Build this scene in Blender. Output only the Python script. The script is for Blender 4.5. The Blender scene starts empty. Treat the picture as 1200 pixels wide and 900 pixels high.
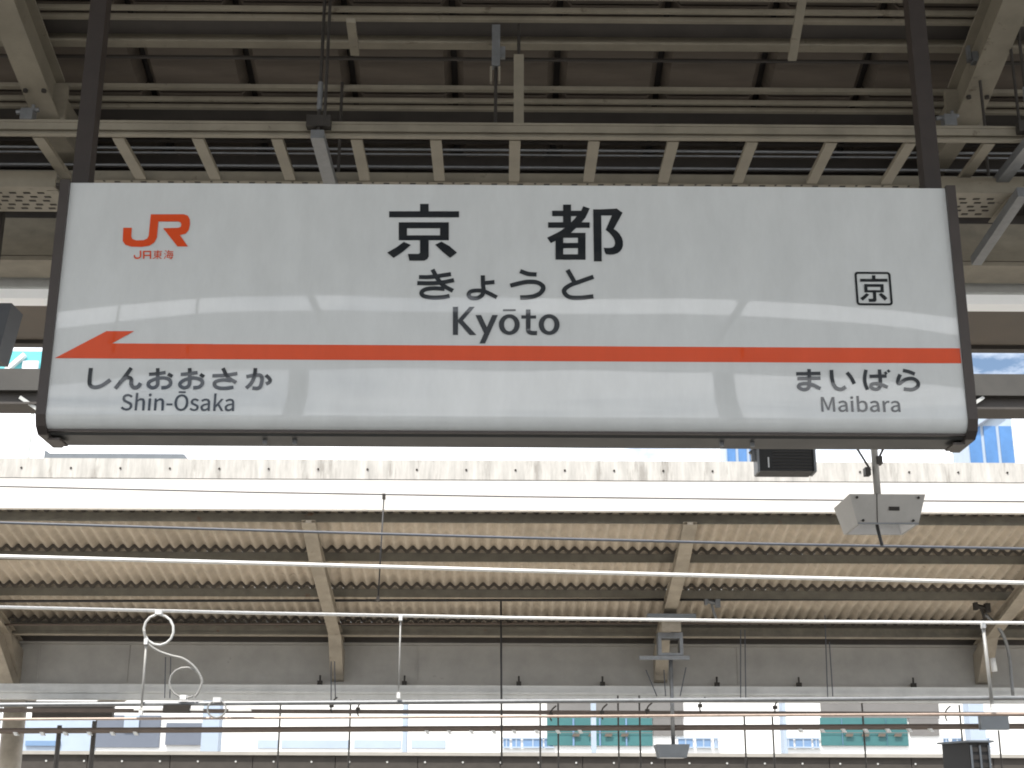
import bpy, bmesh, math, random
from mathutils import Vector, Matrix
from mathutils.geometry import tessellate_polygon
random.seed(7)
R = math.radians
S = bpy.context.scene
COL = S.collection
V = Vector

# ------------------------------------------------------------------ camera
EYE = V((0, 0, 1.6))
ROT = (Matrix.Rotation(R(-0.4), 3, 'Z') @ Matrix.Rotation(R(90 + 17.0), 3, 'X') @ Matrix.Rotation(R(0.2), 3, 'Z'))
FPX = 1632.0
cam = bpy.data.objects.new('camera', bpy.data.cameras.new('camera'))
COL.objects.link(cam)
cam.matrix_world = Matrix.Translation(EYE) @ ROT.to_4x4()
cam.data.sensor_width = 36
cam.data.lens = 36 * FPX / 1200
cam.data.clip_start = 0.05
cam.data.clip_end = 3000
S.camera = cam

def at(px, py, Y):
    """world point on the vertical plane y = Y that a measured bearing of the photograph meets"""
    d = ROT @ V((px - 600, 450 - py, -FPX))
    return EYE + d * (Y / d.y)

# ------------------------------------------------------------------ sky, sun, exposure
SUN_EL, SUN_AZ = R(60), R(208)
w = bpy.data.worlds.new('World'); S.world = w; w.use_nodes = True
nt = w.node_tree; N = nt.nodes; L = nt.links
bg = N['Background']; bg.inputs['Strength'].default_value = 0.12
sky = N.new('ShaderNodeTexSky'); sky.sky_type = 'NISHITA'; sky.sun_disc = False
sky.sun_elevation = SUN_EL; sky.sun_rotation = SUN_AZ; sky.air_density = 1.0; sky.dust_density = 1.5
tc = N.new('ShaderNodeTexCoord'); mp = N.new('ShaderNodeMapping'); mp.inputs['Scale'].default_value = (1.6, 1.6, 4.2)
nz = N.new('ShaderNodeTexNoise'); nz.inputs['Scale'].default_value = 2.2; nz.inputs['Detail'].default_value = 9; nz.inputs['Roughness'].default_value = 0.6
cr = N.new('ShaderNodeValToRGB'); cr.color_ramp.elements[0].position = 0.38; cr.color_ramp.elements[1].position = 0.56
mx = N.new('ShaderNodeMix'); mx.data_type = 'RGBA'; mx.inputs['B'].default_value = (19, 19.2, 19.6, 1)
L.new(tc.outputs['Generated'], mp.inputs['Vector']); L.new(mp.outputs['Vector'], nz.inputs['Vector'])
L.new(nz.outputs['Fac'], cr.inputs['Fac']); L.new(cr.outputs['Color'], mx.inputs['Factor'])
L.new(sky.outputs['Color'], mx.inputs['A']); L.new(mx.outputs['Result'], bg.inputs['Color'])
sd = V((math.sin(SUN_AZ) * math.cos(SUN_EL), math.cos(SUN_AZ) * math.cos(SUN_EL), math.sin(SUN_EL)))
sl = bpy.data.lights.new('sun', 'SUN'); sl.energy = 5.0; sl.angle = R(0.5); sl.color = (1, 0.95, 0.87)
so = bpy.data.objects.new('sun', sl); COL.objects.link(so); so.rotation_euler = sd.to_track_quat('Z', 'Y').to_euler(); so.location = (0, -20, 40)
S.view_settings.view_transform = 'Standard'; S.view_settings.look = 'None'
S.view_settings.exposure = 0.3; S.view_settings.gamma = 1
S.cycles.use_denoising = True; S.cycles.filter_width = 1.9
S.cycles.max_bounces = 10; S.cycles.diffuse_bounces = 6

# ------------------------------------------------------------------ materials
def pm(name, col, rough=0.55, metal=0.0, var=0.18, scale=6.0, bump=0.0, spots=None, stretch=(1, 1, 1), spec=0.5):
    m = bpy.data.materials.new(name); m.use_nodes = True
    n = m.node_tree.nodes; l = m.node_tree.links; b = n['Principled BSDF']
    b.inputs['Metallic'].default_value = metal
    b.inputs['Specular IOR Level'].default_value = spec
    tc = n.new('ShaderNodeTexCoord'); mp = n.new('ShaderNodeMapping'); mp.inputs['Scale'].default_value = stretch
    l.new(tc.outputs['Object'], mp.inputs['Vector'])
    no = n.new('ShaderNodeTexNoise'); no.inputs['Scale'].default_value = scale; no.inputs['Detail'].default_value = 7; no.inputs['Roughness'].default_value = 0.65
    l.new(mp.outputs['Vector'], no.inputs['Vector'])
    r = n.new('ShaderNodeMapRange'); r.inputs['From Min'].default_value = 0.3; r.inputs['From Max'].default_value = 0.7
    r.inputs['To Min'].default_value = 1 - var; r.inputs['To Max'].default_value = 1 + var * 0.6
    l.new(no.outputs['Fac'], r.inputs['Value'])
    hs = n.new('ShaderNodeMix'); hs.data_type = 'RGBA'; hs.blend_type = 'MULTIPLY'; hs.inputs['Factor'].default_value = 1
    hs.inputs['A'].default_value = (*col, 1); l.new(r.outputs['Result'], hs.inputs['B'])
    out = hs.outputs['Result']
    if spots:                                                    # rust or dirt spots with shapes of their own
        scol, thr, ssc = spots
        n2 = n.new('ShaderNodeTexNoise'); n2.inputs['Scale'].default_value = ssc; n2.inputs['Detail'].default_value = 8; n2.inputs['Roughness'].default_value = 0.7
        l.new(mp.outputs['Vector'], n2.inputs['Vector'])
        r2 = n.new('ShaderNodeMapRange'); r2.inputs['From Min'].default_value = thr; r2.inputs['From Max'].default_value = thr + 0.1
        l.new(n2.outputs['Fac'], r2.inputs['Value'])
        m2 = n.new('ShaderNodeMix'); m2.data_type = 'RGBA'; l.new(r2.outputs['Result'], m2.inputs['Factor'])
        l.new(out, m2.inputs['A']); m2.inputs['B'].default_value = (*scol, 1); out = m2.outputs['Result']
    l.new(out, b.inputs['Base Color'])
    rr = n.new('ShaderNodeMapRange'); rr.inputs['To Min'].default_value = max(0.02, rough - 0.1); rr.inputs['To Max'].default_value = min(1, rough + 0.1)
    l.new(no.outputs['Fac'], rr.inputs['Value']); l.new(rr.outputs['Result'], b.inputs['Roughness'])
    if bump:
        bp = n.new('ShaderNodeBump'); bp.inputs['Strength'].default_value = bump; bp.inputs['Distance'].default_value = 0.01
        l.new(no.outputs['Fac'], bp.inputs['Height']); l.new(bp.outputs['Normal'], b.inputs['Normal'])
    return m

def gloss(name, col, rough=0.02):
    m = bpy.data.materials.new(name); m.use_nodes = True
    n = m.node_tree.nodes; l = m.node_tree.links; b = n['Principled BSDF']
    b.inputs['Base Color'].default_value = (*col, 1); b.inputs['Roughness'].default_value = rough; b.inputs['IOR'].default_value = 1.57
    tc = n.new('ShaderNodeTexCoord'); du = n.new('ShaderNodeTexNoise'); du.inputs['Scale'].default_value = 9; du.inputs['Detail'].default_value = 9; du.inputs['Roughness'].default_value = 0.7
    mpd = n.new('ShaderNodeMapping'); mpd.inputs['Scale'].default_value = (1, 1, 0.35); l.new(tc.outputs['Object'], mpd.inputs['Vector']); l.new(mpd.outputs['Vector'], du.inputs['Vector'])
    dr = n.new('ShaderNodeMapRange'); dr.inputs['From Min'].default_value = 0.35; dr.inputs['From Max'].default_value = 0.7; dr.inputs['To Min'].default_value = 1.03; dr.inputs['To Max'].default_value = 0.93
    dm = n.new('ShaderNodeMix'); dm.data_type = 'RGBA'; dm.blend_type = 'MULTIPLY'; dm.inputs['Factor'].default_value = 1; dm.inputs['A'].default_value = (*col, 1)
    l.new(du.outputs['Fac'], dr.inputs['Value']); l.new(dr.outputs['Result'], dm.inputs['B']); l.new(dm.outputs['Result'], b.inputs['Base Color'])
    no = n.new('ShaderNodeTexNoise'); no.inputs['Scale'].default_value = 1.6; no.inputs['Detail'].default_value = 1
    l.new(tc.outputs['Object'], no.inputs['Vector'])
    bp = n.new('ShaderNodeBump'); bp.inputs['Strength'].default_value = 0.05; bp.inputs['Distance'].default_value = 0.02
    l.new(no.outputs['Fac'], bp.inputs['Height']); l.new(bp.outputs['Normal'], b.inputs['Normal'])
    return m

RUST = (0.13, 0.06, 0.03)
M = dict(
    acrylic=gloss('white_acrylic', (0.63, 0.655, 0.652)),
    ink=gloss('charcoal_print', (0.022, 0.026, 0.03)),
    ink_grey=gloss('dark_grey_print', (0.03, 0.036, 0.042)),
    orange=gloss('orange_print', (0.70, 0.085, 0.024)),
    sign_frame=pm('brown_anodised', (0.055, 0.045, 0.04), 0.42, 0.2, 0.12, 12),
    sign_under=pm('dark_grey_sheet', (0.06, 0.062, 0.06), 0.45, 0.1, 0.15, 9),
    post=pm('dark_brown_paint', (0.032, 0.024, 0.02), 0.5, 0, 0.2, 14),
    beige=pm('beige_steel_paint', (0.25, 0.226, 0.175), 0.5, 0, 0.22, 5, 0.05, ((0.10, 0.075, 0.05), 0.62, 9)),
    beige_dirty=pm('dusty_beige_paint', (0.24, 0.215, 0.165), 0.6, 0, 0.3, 4, 0.08, (RUST, 0.68, 10), (1, 1, 2)),
    pale=pm('pale_grey_paint', (0.50, 0.51, 0.49), 0.5, 0, 0.15, 6),
    deck=pm('brown_roof_deck', (0.15, 0.125, 0.10), 0.6, 0, 0.3, 3, 0.05, None, (0.6, 4, 1)),
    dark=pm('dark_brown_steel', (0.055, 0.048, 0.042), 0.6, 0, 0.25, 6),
    soffit=pm('brown_soffit', (0.105, 0.086, 0.067), 0.6, 0, 0.2, 3),
    galv=pm('galvanised_steel', (0.22, 0.23, 0.24), 0.45, 0.5, 0.2, 18),
    rod=pm('dark_rod', (0.05, 0.045, 0.04), 0.5, 0.3, 0.2, 20),
    white=pm('white_enamel', (0.74, 0.75, 0.75), 0.4, 0, 0.08, 5),
    slate=pm('tan_corrugated_slate', (0.52, 0.455, 0.37), 0.85, 0, 0.22, 2.5, 0.15, ((0.2, 0.16, 0.12), 0.62, 5), (1, 2, 1)),
    purlin=pm('weathered_purlin', (0.14, 0.13, 0.105), 0.7, 0, 0.3, 7, 0.1, (RUST, 0.63, 8)),
    lap_shade=pm('painted_lap_shade', (0.075, 0.066, 0.056), 0.85, 0, 0.25, 9),  # dark colour standing in for shade in the sheet laps
    rafter=pm('weathered_rafter', (0.34, 0.30, 0.24), 0.65, 0, 0.25, 5, 0.1, ((0.16, 0.13, 0.10), 0.62, 6)),
    girder=pm('grey_girder', (0.38, 0.365, 0.335), 0.6, 0, 0.15, 3, 0.05, ((0.16, 0.15, 0.14), 0.64, 3)),
    tray=pm('light_grey_tray', (0.58, 0.59, 0.58), 0.5, 0, 0.15, 4),
    concrete=pm('stained_concrete', (0.50, 0.485, 0.455), 0.85, 0, 0.3, 5, 0.3, ((0.30, 0.285, 0.26), 0.55, 3.2), (2.2, 1, 0.35)),
    board=pm('cream_board', (0.72, 0.70, 0.66), 0.8, 0, 0.1, 3),
    bolt=pm('dark_bolt', (0.04, 0.035, 0.03), 0.6, 0.4, 0.2, 20),
    steel_wire=pm('bright_wire', (0.72, 0.72, 0.70), 0.4, 0.1, 0.1, 20),
    wire_grey=pm('grey_wire', (0.30, 0.30, 0.29), 0.45, 0.2, 0.1, 20),
    copper_wire=pm('worn_copper_wire', (0.46, 0.36, 0.30), 0.45, 0.2, 0.2, 20),
    black_wire=pm('black_cable', (0.02, 0.02, 0.022), 0.5, 0, 0.2, 20),
    blue_wire=pm('blue_grey_cable', (0.07, 0.08, 0.10), 0.5, 0, 0.2, 20),
    brown_pipe=pm('brown_pipe', (0.10, 0.075, 0.06), 0.5, 0, 0.2, 9),
    lampgrey=pm('grey_lamp_housing', (0.46, 0.445, 0.415), 0.5, 0, 0.1, 8),
    slategrey=pm('slate_grey_housing', (0.16, 0.18, 0.20), 0.5, 0, 0.1, 8),
    horn_grey=pm('dark_horn_grey', (0.065, 0.07, 0.078), 0.5, 0, 0.2, 8),
    reflector=pm('white_reflector', (0.85, 0.85, 0.85), 0.3, 0.0, 0.1, 9),
    black=pm('black_case', (0.018, 0.018, 0.018), 0.55, 0, 0.2, 30, 0.1),
    platform=pm('platform_paving', (0.30, 0.29, 0.27), 0.8, 0, 0.2, 3, 0.1),
    ballast=pm('brown_ballast', (0.12, 0.10, 0.085), 0.95, 0, 0.5, 14, 0.9),
    farpave=pm('light_paving', (0.48, 0.45, 0.40), 0.8, 0, 0.15, 3, 0.1),
    slab=pm('concrete_track_slab', (0.52, 0.48, 0.42), 0.9, 0, 0.25, 2, 0.2),
    rail=pm('rail_steel', (0.25, 0.2, 0.17), 0.4, 0.7, 0.2, 10),
    sleeper=pm('concrete_sleeper', (0.35, 0.33, 0.30), 0.85, 0, 0.2, 6),
    ground=pm('city_ground', (0.22, 0.21, 0.20), 0.9, 0, 0.2, 0.4),
    wallwhite=pm('white_facade', (0.78, 0.78, 0.76), 0.7, 0, 0.06, 0.6),
    wallgrey=pm('grey_blue_facade', (0.13, 0.15, 0.19), 0.6, 0, 0.1, 0.6),
    walllight=pm('pale_blue_facade', (0.36, 0.43, 0.52), 0.6, 0, 0.1, 0.6),
    teal=pm('teal_glass', (0.04, 0.145, 0.15), 0.5, 0, 0.15, 0.5),
    greyconc=pm('grey_concrete_wall', (0.16, 0.155, 0.15), 0.8, 0, 0.15, 0.7),
    winblue=pm('pale_blue_glass', (0.16, 0.26, 0.42), 0.2, 0, 0.15, 0.8),
    towerblue=pm('blue_tower_glass', (0.07, 0.19, 0.42), 0.3, 0, 0.35, 0.25),
    mullion=pm('pale_mullion', (0.35, 0.42, 0.5), 0.4, 0, 0.1, 1),
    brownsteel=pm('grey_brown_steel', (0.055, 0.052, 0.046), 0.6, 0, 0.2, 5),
    lamp_white=pm('lamp_cover', (0.78, 0.79, 0.79), 0.4, 0, 0.05, 5),
    cyan=pm('cyan_panel', (0.12, 0.5, 0.55), 0.4, 0, 0.2, 0.4),
    rear=pm('rear_concrete', (0.33, 0.33, 0.33), 0.8, 0, 0.1, 0.4),
)

_b = M['lamp_white'].node_tree.nodes['Principled BSDF']; _b.inputs['Emission Color'].default_value = (1, 1, 0.97, 1); _b.inputs['Emission Strength'].default_value = 0.16   # weak emission added to brighten the trough cover

_n = M['slate'].node_tree.nodes; _l = M['slate'].node_tree.links; _p = _n['Principled BSDF']
_src = _p.inputs['Base Color'].links[0].from_socket; _oi = _n.new('ShaderNodeObjectInfo'); _mr = _n.new('ShaderNodeMapRange'); _mr.inputs['To Min'].default_value = 0.82; _mr.inputs['To Max'].default_value = 1.06
_mm = _n.new('ShaderNodeMix'); _mm.data_type = 'RGBA'; _mm.blend_type = 'MULTIPLY'; _mm.inputs['Factor'].default_value = 1
_l.new(_oi.outputs['Random'], _mr.inputs['Value']); _l.new(_src, _mm.inputs['A']); _l.new(_mr.outputs['Result'], _mm.inputs['B']); _l.new(_mm.outputs['Result'], _p.inputs['Base Color'])

# ------------------------------------------------------------------ mesh builder
class MB:
    def __init__(s): s.v = []; s.f = []
    def add(s, vs, fs):
        k = len(s.v); s.v += [V(p) for p in vs]; s.f += [tuple(i + k for i in f) for f in fs]; return s
    def hexa(s, p):                                              # 4 bottom, 4 top
        return s.add(p, [(3, 2, 1, 0), (4, 5, 6, 7), (0, 1, 5, 4), (1, 2, 6, 5), (2, 3, 7, 6), (3, 0, 4, 7)])
    def box(s, x0, x1, y0, y1, z0, z1):
        return s.hexa([(x0, y0, z0), (x1, y0, z0), (x1, y1, z0), (x0, y1, z0), (x0, y0, z1), (x1, y0, z1), (x1, y1, z1), (x0, y1, z1)])
    def beam(s, p, q, wd, ht, up=(0, 0, 1)):                     # section wd x ht, centred on p-q
        p, q = V(p), V(q); d = (q - p).normalized(); up = V(up)
        sx = d.cross(up)
        if sx.length < 1e-4: sx = d.cross(V((0, 1, 0)))
        sx.normalize(); uz = sx.cross(d); a = sx * wd / 2; b = uz * ht / 2
        return s.hexa([p - a - b, p + a - b, q + a - b, q - a - b, p - a + b, p + a + b, q + a + b, q - a + b])
    def prism(s, pts, vec):                                      # polygon pushed along vec
        pts = [V(p) for p in pts]; vec = V(vec); n = len(pts)
        return s.add(pts + [p + vec for p in pts], [tuple(range(n)), tuple(range(2 * n - 1, n - 1, -1))] + [(i, i + n, (i + 1) % n + n, (i + 1) % n) for i in range(n)])
    def tube(s, pts, r, n=8, closed=False):
        pts = [V(p) for p in pts]; m = len(pts); rings = []; prev = None
        for i in range(m):
            a = pts[(i - 1) % m] if (closed or i > 0) else pts[i]; b = pts[(i + 1) % m] if (closed or i < m - 1) else pts[i]
            t = (b - a).normalized()
            ref = prev if prev is not None else (V((0, 0, 1)) if abs(t.z) < 0.9 else V((0, 1, 0)))
            u = (ref - t * ref.dot(t)); u = u.normalized() if u.length > 1e-5 else t.orthogonal().normalized()
            prev = u; ww = t.cross(u)
            rings.append([pts[i] + u * (r * math.cos(2 * math.pi * k / n)) + ww * (r * math.sin(2 * math.pi * k / n)) for k in range(n)])
        fs = []
        for i in range(m if closed else m - 1):
            j = (i + 1) % m
            fs += [(i * n + k, i * n + (k + 1) % n, j * n + (k + 1) % n, j * n + k) for k in range(n)]
        if not closed: fs += [tuple(range(n - 1, -1, -1)), tuple((m - 1) * n + k for k in range(n))]
        return s.add([p for q in rings for p in q], fs)
    def disc(s, c, axis, r, h, n=12): return s.tube([V(c), V(c) + V(axis).normalized() * h], r, n)
    def mesh(s, name, mat, off=V((0, 0, 0)), smooth=False):
        me = bpy.data.meshes.new(name); me.from_pydata([p - off for p in s.v], [], s.f)
        bm = bmesh.new(); bm.from_mesh(me); bmesh.ops.recalc_face_normals(bm, faces=bm.faces); bm.to_mesh(me); bm.free()
        me.materials.append(mat if not isinstance(mat, str) else M[mat])
        if smooth:
            for p in me.polygons: p.use_smooth = True
        return me

def worldpos(o):
    p = V(o.location)
    while o.parent: o = o.parent; p += o.location
    return p
def put(o, label=None, cat=None, group=None, kind=None):
    if label: o['label'] = label
    if cat: o['category'] = cat
    if group: o['group'] = group
    if kind: o['kind'] = kind
    return o
def thing(name, label, cat, loc=(0, 0, 0), group=None):
    o = bpy.data.objects.new(name, None); COL.objects.link(o); o.location = loc; o.empty_display_size = 0.1
    return put(o, label, cat, group)
def part(name, mb, mat, parent, smooth=False, label=None):       # vertices given in world coordinates
    o = bpy.data.objects.new(name, mb.mesh(name, mat, worldpos(parent), smooth)); COL.objects.link(o); o.parent = parent
    return put(o, label)
def solo(name, mb, mat, label, cat, group=None, smooth=False):   # a thing that is one mesh
    xs = [p.x for p in mb.v]; ys = [p.y for p in mb.v]; zs = [p.z for p in mb.v]
    off = V(((min(xs) + max(xs)) / 2, (min(ys) + max(ys)) / 2, min(zs)))
    o = bpy.data.objects.new(name, mb.mesh(name, mat, off, smooth)); COL.objects.link(o); o.location = off
    return put(o, label, cat, group)
def structure(name, mb, mat):
    o = bpy.data.objects.new(name, mb.mesh(name, mat)); COL.objects.link(o); return put(o, kind='structure')
def again(src, parent, delta):                                   # another part sharing the mesh
    o = src.copy(); COL.objects.link(o); o.parent = parent; o.location = V(src.location) + V(delta); return o
def copy_thing(src, loc, label, group=None):
    r = src.copy(); COL.objects.link(r); r.location = loc; r['label'] = label
    if group: r['group'] = group
    for ch in src.children:
        c = ch.copy(); COL.objects.link(c); c.parent = r
        for g in ch.children:
            d = g.copy(); COL.objects.link(d); d.parent = c
    return r
def catmull(pts, n=7):
    P = [V(p) for p in pts]; out = []
    if len(P) < 3: return P
    Q = [P[0] * 2 - P[1]] + P + [P[-1] * 2 - P[-2]]
    for i in range(1, len(Q) - 2):
        a, b, c, d = Q[i - 1:i + 3]
        for k in range(n):
            t = k / n
            out.append(0.5 * ((2 * b) + (c - a) * t + (2 * a - 5 * b + 4 * c - d) * t * t + (3 * b - a - 3 * c + d) * t ** 3))
    return out + [P[-1]]

# ================================================================== the ground, platforms and tracks
structure('ground', MB().box(-900, 900, -900, 900, -1.9, -1.5), 'ground')
structure('track_bed', MB().box(-160, 160, 8.9, 14.4, -1.496, -1.1), 'slab')
structure('rear_track_bed', MB().box(-160, 160, -9.5, -3.6, -1.496, -1.1), 'ballast')
structure('near_platform', MB().box(-120, 120, -3.6, 8.7, -1.492, 0), 'platform')
structure('far_platform', MB().box(-120, 120, 14.6, 23, -1.492, 0), 'farpave')
rt = thing('railway_track', 'slab railway track between the two platforms below the wires', 'railway track', (0, 11.6, -1.1))
for y in (10.88, 12.32):
    part('rail', MB().box(-120, 120, y - .035, y + .035, -0.94, -0.88).box(-120, 120, y - .012, y + .012, -1.0, -0.94).box(-120, 120, y - .07, y + .07, -1.02, -1.0), 'rail', rt)
sl0 = part('sleeper', MB().box(-.12, .12, 10.4, 12.8, -1.096, -1.022), 'sleeper', rt)
for k in range(1, 34):
    again(sl0, rt, (.65 * k, 0, 0)); again(sl0, rt, (-.65 * k, 0, 0))

# ================================================================== the station sign
YF = 4.37
pl, pr_ = at(67, 359, YF), at(1121.5, 361, YF)
XL, XR = pl.x, pr_.x
ZT, ZB = at(594, 217, YF).z, at(594, 503, YF).z
XC = (XL + XR) / 2; HW = (XR - XL) / 2; ZC = (ZT + ZB) / 2
YB = YF + 0.20
def bow(x, z):                                                   # the acrylic bulges a little towards its ends
    u = abs((x - XC) / HW)
    return 0.004 * (max(0, u - 0.45) / 0.55) ** 2 * (z - ZC) / 0.44
sign = thing('station_sign', 'large white hanging station name sign with orange arrow band between two brown posts', 'station sign', (XC, YF + .1, ZB - .02))
face = MB()
NX, rad = 80, 0.045
prof = []                                                        # (y, z) section, top to bottom, with rounded lower edge
for k in range(14): prof.append((YF, ZT + (ZB + rad - ZT) * k / 13))
for k in range(1, 9):
    a = math.pi / 2 * k / 8 * 0.92
    prof.append((YF + rad * (1 - math.cos(a)), ZB + rad - rad * math.sin(a)))
vs = []; fs = []
for i in range(NX + 1):
    x = XL + (XR - XL) * i / NX
    for (y, z) in prof:
        vs.append((x, y + (bow(x, z) if z > ZB + rad else bow(x, ZB + rad)), z))
n = len(prof)
for i in range(NX):
    for k in range(n - 1): fs.append((i * n + k, i * n + k + 1, (i + 1) * n + k + 1, (i + 1) * n + k))
face.add(vs, fs)
part('face_panel', face, 'acrylic', sign, True)
face2 = MB().box(XL, XR, YB - .002, YB, ZB + .002, ZT - .002)
part('rear_panel', face2, 'acrylic', sign)
part('top_cover', MB().box(XL, XR, YF + .006, YB - .004, ZT - .006, ZT - .0005), 'sign_frame', sign)
part('bottom_tray', MB().prism([(XL, YF + .047, ZB + .008), (XL, YB - .006, ZB + .008), (XL, YB - .006, ZB - .012), (XL, YF + .058, ZB - .012), (XL, YF + .041, ZB - .004)], (XR - XL, 0, 0)), 'sign_under', sign)
part('trim_strip', MB().box(XL, XR, YF + .030, YF + .046, ZB - .006, ZB + .0045), 'sign_frame', sign)
for x0, x1 in ((XL - .031, XL + .001), (XR - .001, XR + .031)):
    c = 0.05
    prof2 = [(YF - .010, ZT + .006), (YF - .010, ZB + c * .8), (YF + .004, ZB + .004), (YF + .035, ZB - .018), (YB, ZB - .020), (YB + .014, ZB), (YB + .014, ZT + .006)]
    part('end_cap', MB().prism([(x0, y, z) for y, z in prof2], (x1 - x0, 0, 0)), 'sign_frame', sign)
    xm = x0 + .045 if x0 < XC else x1 - .045
    part('corner_bracket', MB().box(xm - .02, xm + .02, YF + .06, YF + .15, ZB - .028, ZB - .0205), 'sign_frame', sign)
for px in (310, 345, 846, 882):                                  # small screw pairs below the tray
    x = at(px, 512, YF + .1).x
    part('screw', MB().disc((x, YF + .11, ZB - .026), (0, 0, 1), .008, .014), 'galv', sign)

# letter outlines in thousandths of the type size
GL = {"Shin-Ōsaka":[[[106,-5],[143,1],[170,17],[188,40],[194,68],[190,93],[171,120],[82,163],[65,180],[62,204],[82,227],[127,231],[168,209],[185,230],[152,252],[110,261],[77,256],[52,242],[35,221],[30,180],[39,159],[54,143],[148,94],[160,75],[157,48],[139,30],[97,24],[68,33],[36,56],[17,33],[56,6]],[[241,0],[273,0],[273,138],[305,163],[334,166],[347,160],[356,148],[361,0],[393,0],[393,60],[392,138],[379,176],[361,190],[325,194],[300,186],[272,163],[273,279],[241,279]],[[453,0],[486,0],[486,190],[453,190]],[[470,229],[485,235],[491,251],[485,266],[470,271],[454,266],[449,251],[454,235]],[[550,0],[582,0],[582,138],[614,163],[643,166],[656,160],[665,148],[670,0],[702,0],[702,60],[698,152],[679,184],[658,194],[625,193],[579,162],[576,190],[550,190]],[[747,86],[837,86],[837,110],[747,110]],[[982,-5],[1027,5],[1061,31],[1084,74],[1092,129],[1084,185],[1061,226],[1027,252],[982,261],[938,252],[904,226],[881,185],[873,129],[881,74],[904,31],[938,5]],[[982,24],[951,31],[927,52],[912,86],[906,129],[912,172],[927,205],[951,226],[982,233],[1014,226],[1038,205],[1053,172],[1059,129],[1053,86],[1038,52],[1014,31]],[[930,288],[1035,288],[1035,310],[930,310]],[[1194,-5],[1224,0],[1246,12],[1259,30],[1263,52],[1258,75],[1245,90],[1177,122],[1165,136],[1169,158],[1184,168],[1212,169],[1243,153],[1258,173],[1232,189],[1200,195],[1172,191],[1151,179],[1135,152],[1135,130],[1152,105],[1225,68],[1232,57],[1231,38],[1218,25],[1195,20],[1165,27],[1139,43],[1124,22],[1156,3]],[[1352,-5],[1386,3],[1415,23],[1419,0],[1445,0],[1442,149],[1421,183],[1380,195],[1347,190],[1305,170],[1317,148],[1351,165],[1385,167],[1400,160],[1412,138],[1414,120],[1341,105],[1304,77],[1297,49],[1306,17],[1321,3]],[[1361,21],[1333,32],[1328,51],[1332,68],[1358,87],[1414,99],[1414,46],[1387,28]],[[1506,0],[1537,0],[1537,50],[1573,92],[1629,0],[1663,0],[1591,113],[1623,152],[1655,190],[1619,190],[1537,90],[1537,279],[1506,279]],[[1743,-5],[1776,3],[1806,23],[1810,0],[1836,0],[1832,149],[1811,183],[1770,195],[1737,190],[1695,170],[1708,148],[1741,165],[1775,167],[1791,160],[1802,138],[1804,120],[1731,105],[1694,77],[1687,49],[1696,17],[1711,3]],[[1752,21],[1724,32],[1718,51],[1723,68],[1749,87],[1804,99],[1804,46],[1778,28]]],"Maibara":[[[35,0],[64,0],[60,218],[131,26],[153,26],[222,218],[219,142],[219,0],[249,0],[249,257],[210,257],[143,66],[74,257],[35,257]],[[360,-5],[394,3],[423,23],[427,0],[453,0],[450,149],[429,183],[388,195],[355,190],[313,170],[325,148],[359,165],[393,167],[408,160],[420,138],[422,120],[349,105],[312,77],[305,49],[314,17],[329,3]],[[369,21],[341,32],[336,51],[340,68],[366,87],[422,99],[422,46],[395,28]],[[514,0],[546,0],[546,190],[514,190]],[[530,229],[545,235],[551,251],[545,266],[530,271],[515,266],[509,251],[515,235]],[[694,-5],[739,11],[762,37],[774,75],[771,138],[746,180],[718,193],[677,190],[641,168],[642,279],[626,279],[610,279],[610,0],[636,0],[640,20],[666,2]],[[688,22],[667,27],[642,42],[642,142],[668,161],[693,168],[716,163],[731,149],[742,113],[742,81],[734,53],[720,34]],[[870,-5],[904,3],[933,23],[937,0],[963,0],[959,149],[939,183],[897,195],[865,190],[823,170],[835,148],[868,165],[903,167],[918,160],[930,138],[931,120],[859,105],[822,77],[815,49],[824,17],[839,3]],[[879,21],[851,32],[846,51],[850,68],[876,87],[931,99],[931,46],[905,28]],[[1023,0],[1056,0],[1056,122],[1085,161],[1103,166],[1122,163],[1128,191],[1119,194],[1085,189],[1054,155],[1050,190],[1023,190]],[[1203,-5],[1237,3],[1266,23],[1270,0],[1296,0],[1292,149],[1272,183],[1230,195],[1198,190],[1156,170],[1168,148],[1201,165],[1236,167],[1251,160],[1263,138],[1264,120],[1192,105],[1155,77],[1148,49],[1157,17],[1172,3]],[[1212,21],[1184,32],[1179,51],[1183,68],[1209,87],[1264,99],[1264,46],[1238,28]]],"東":[[[54,207],[54,78],[139,78],[81,32],[14,0],[33,-22],[50,-15],[117,27],[161,67],[161,-28],[167,-28],[188,-28],[188,68],[232,27],[301,-16],[318,-23],[337,0],[269,32],[210,78],[301,78],[301,207],[188,207],[188,236],[329,236],[329,261],[188,261],[188,294],[161,294],[161,261],[23,261],[23,236],[161,236],[161,207]],[[79,133],[161,133],[161,99],[79,99]],[[188,133],[274,133],[274,99],[188,99]],[[79,186],[161,186],[161,152],[79,152]],[[188,186],[274,186],[274,152],[188,152]]],"海":[[[33,271],[94,234],[109,254],[48,289]],[[15,169],[72,133],[87,153],[29,188]],[[25,-8],[48,-22],[94,92],[74,106]],[[195,164],[234,125],[160,125],[166,174],[287,174],[286,149],[285,125],[235,125],[250,135],[232,155],[210,174]],[[100,125],[100,100],[132,100],[119,23],[275,23],[262,-2],[213,-1],[220,-24],[251,-25],[284,-18],[301,23],[314,23],[327,23],[327,46],[304,46],[308,100],[337,100],[337,125],[310,125],[313,197],[144,197],[136,125]],[[157,100],[284,100],[279,46],[149,46]],[[186,90],[228,46],[244,57],[201,99]],[[155,294],[130,235],[96,186],[118,172],[156,230],[328,230],[328,255],[168,255],[180,288]]]}
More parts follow.
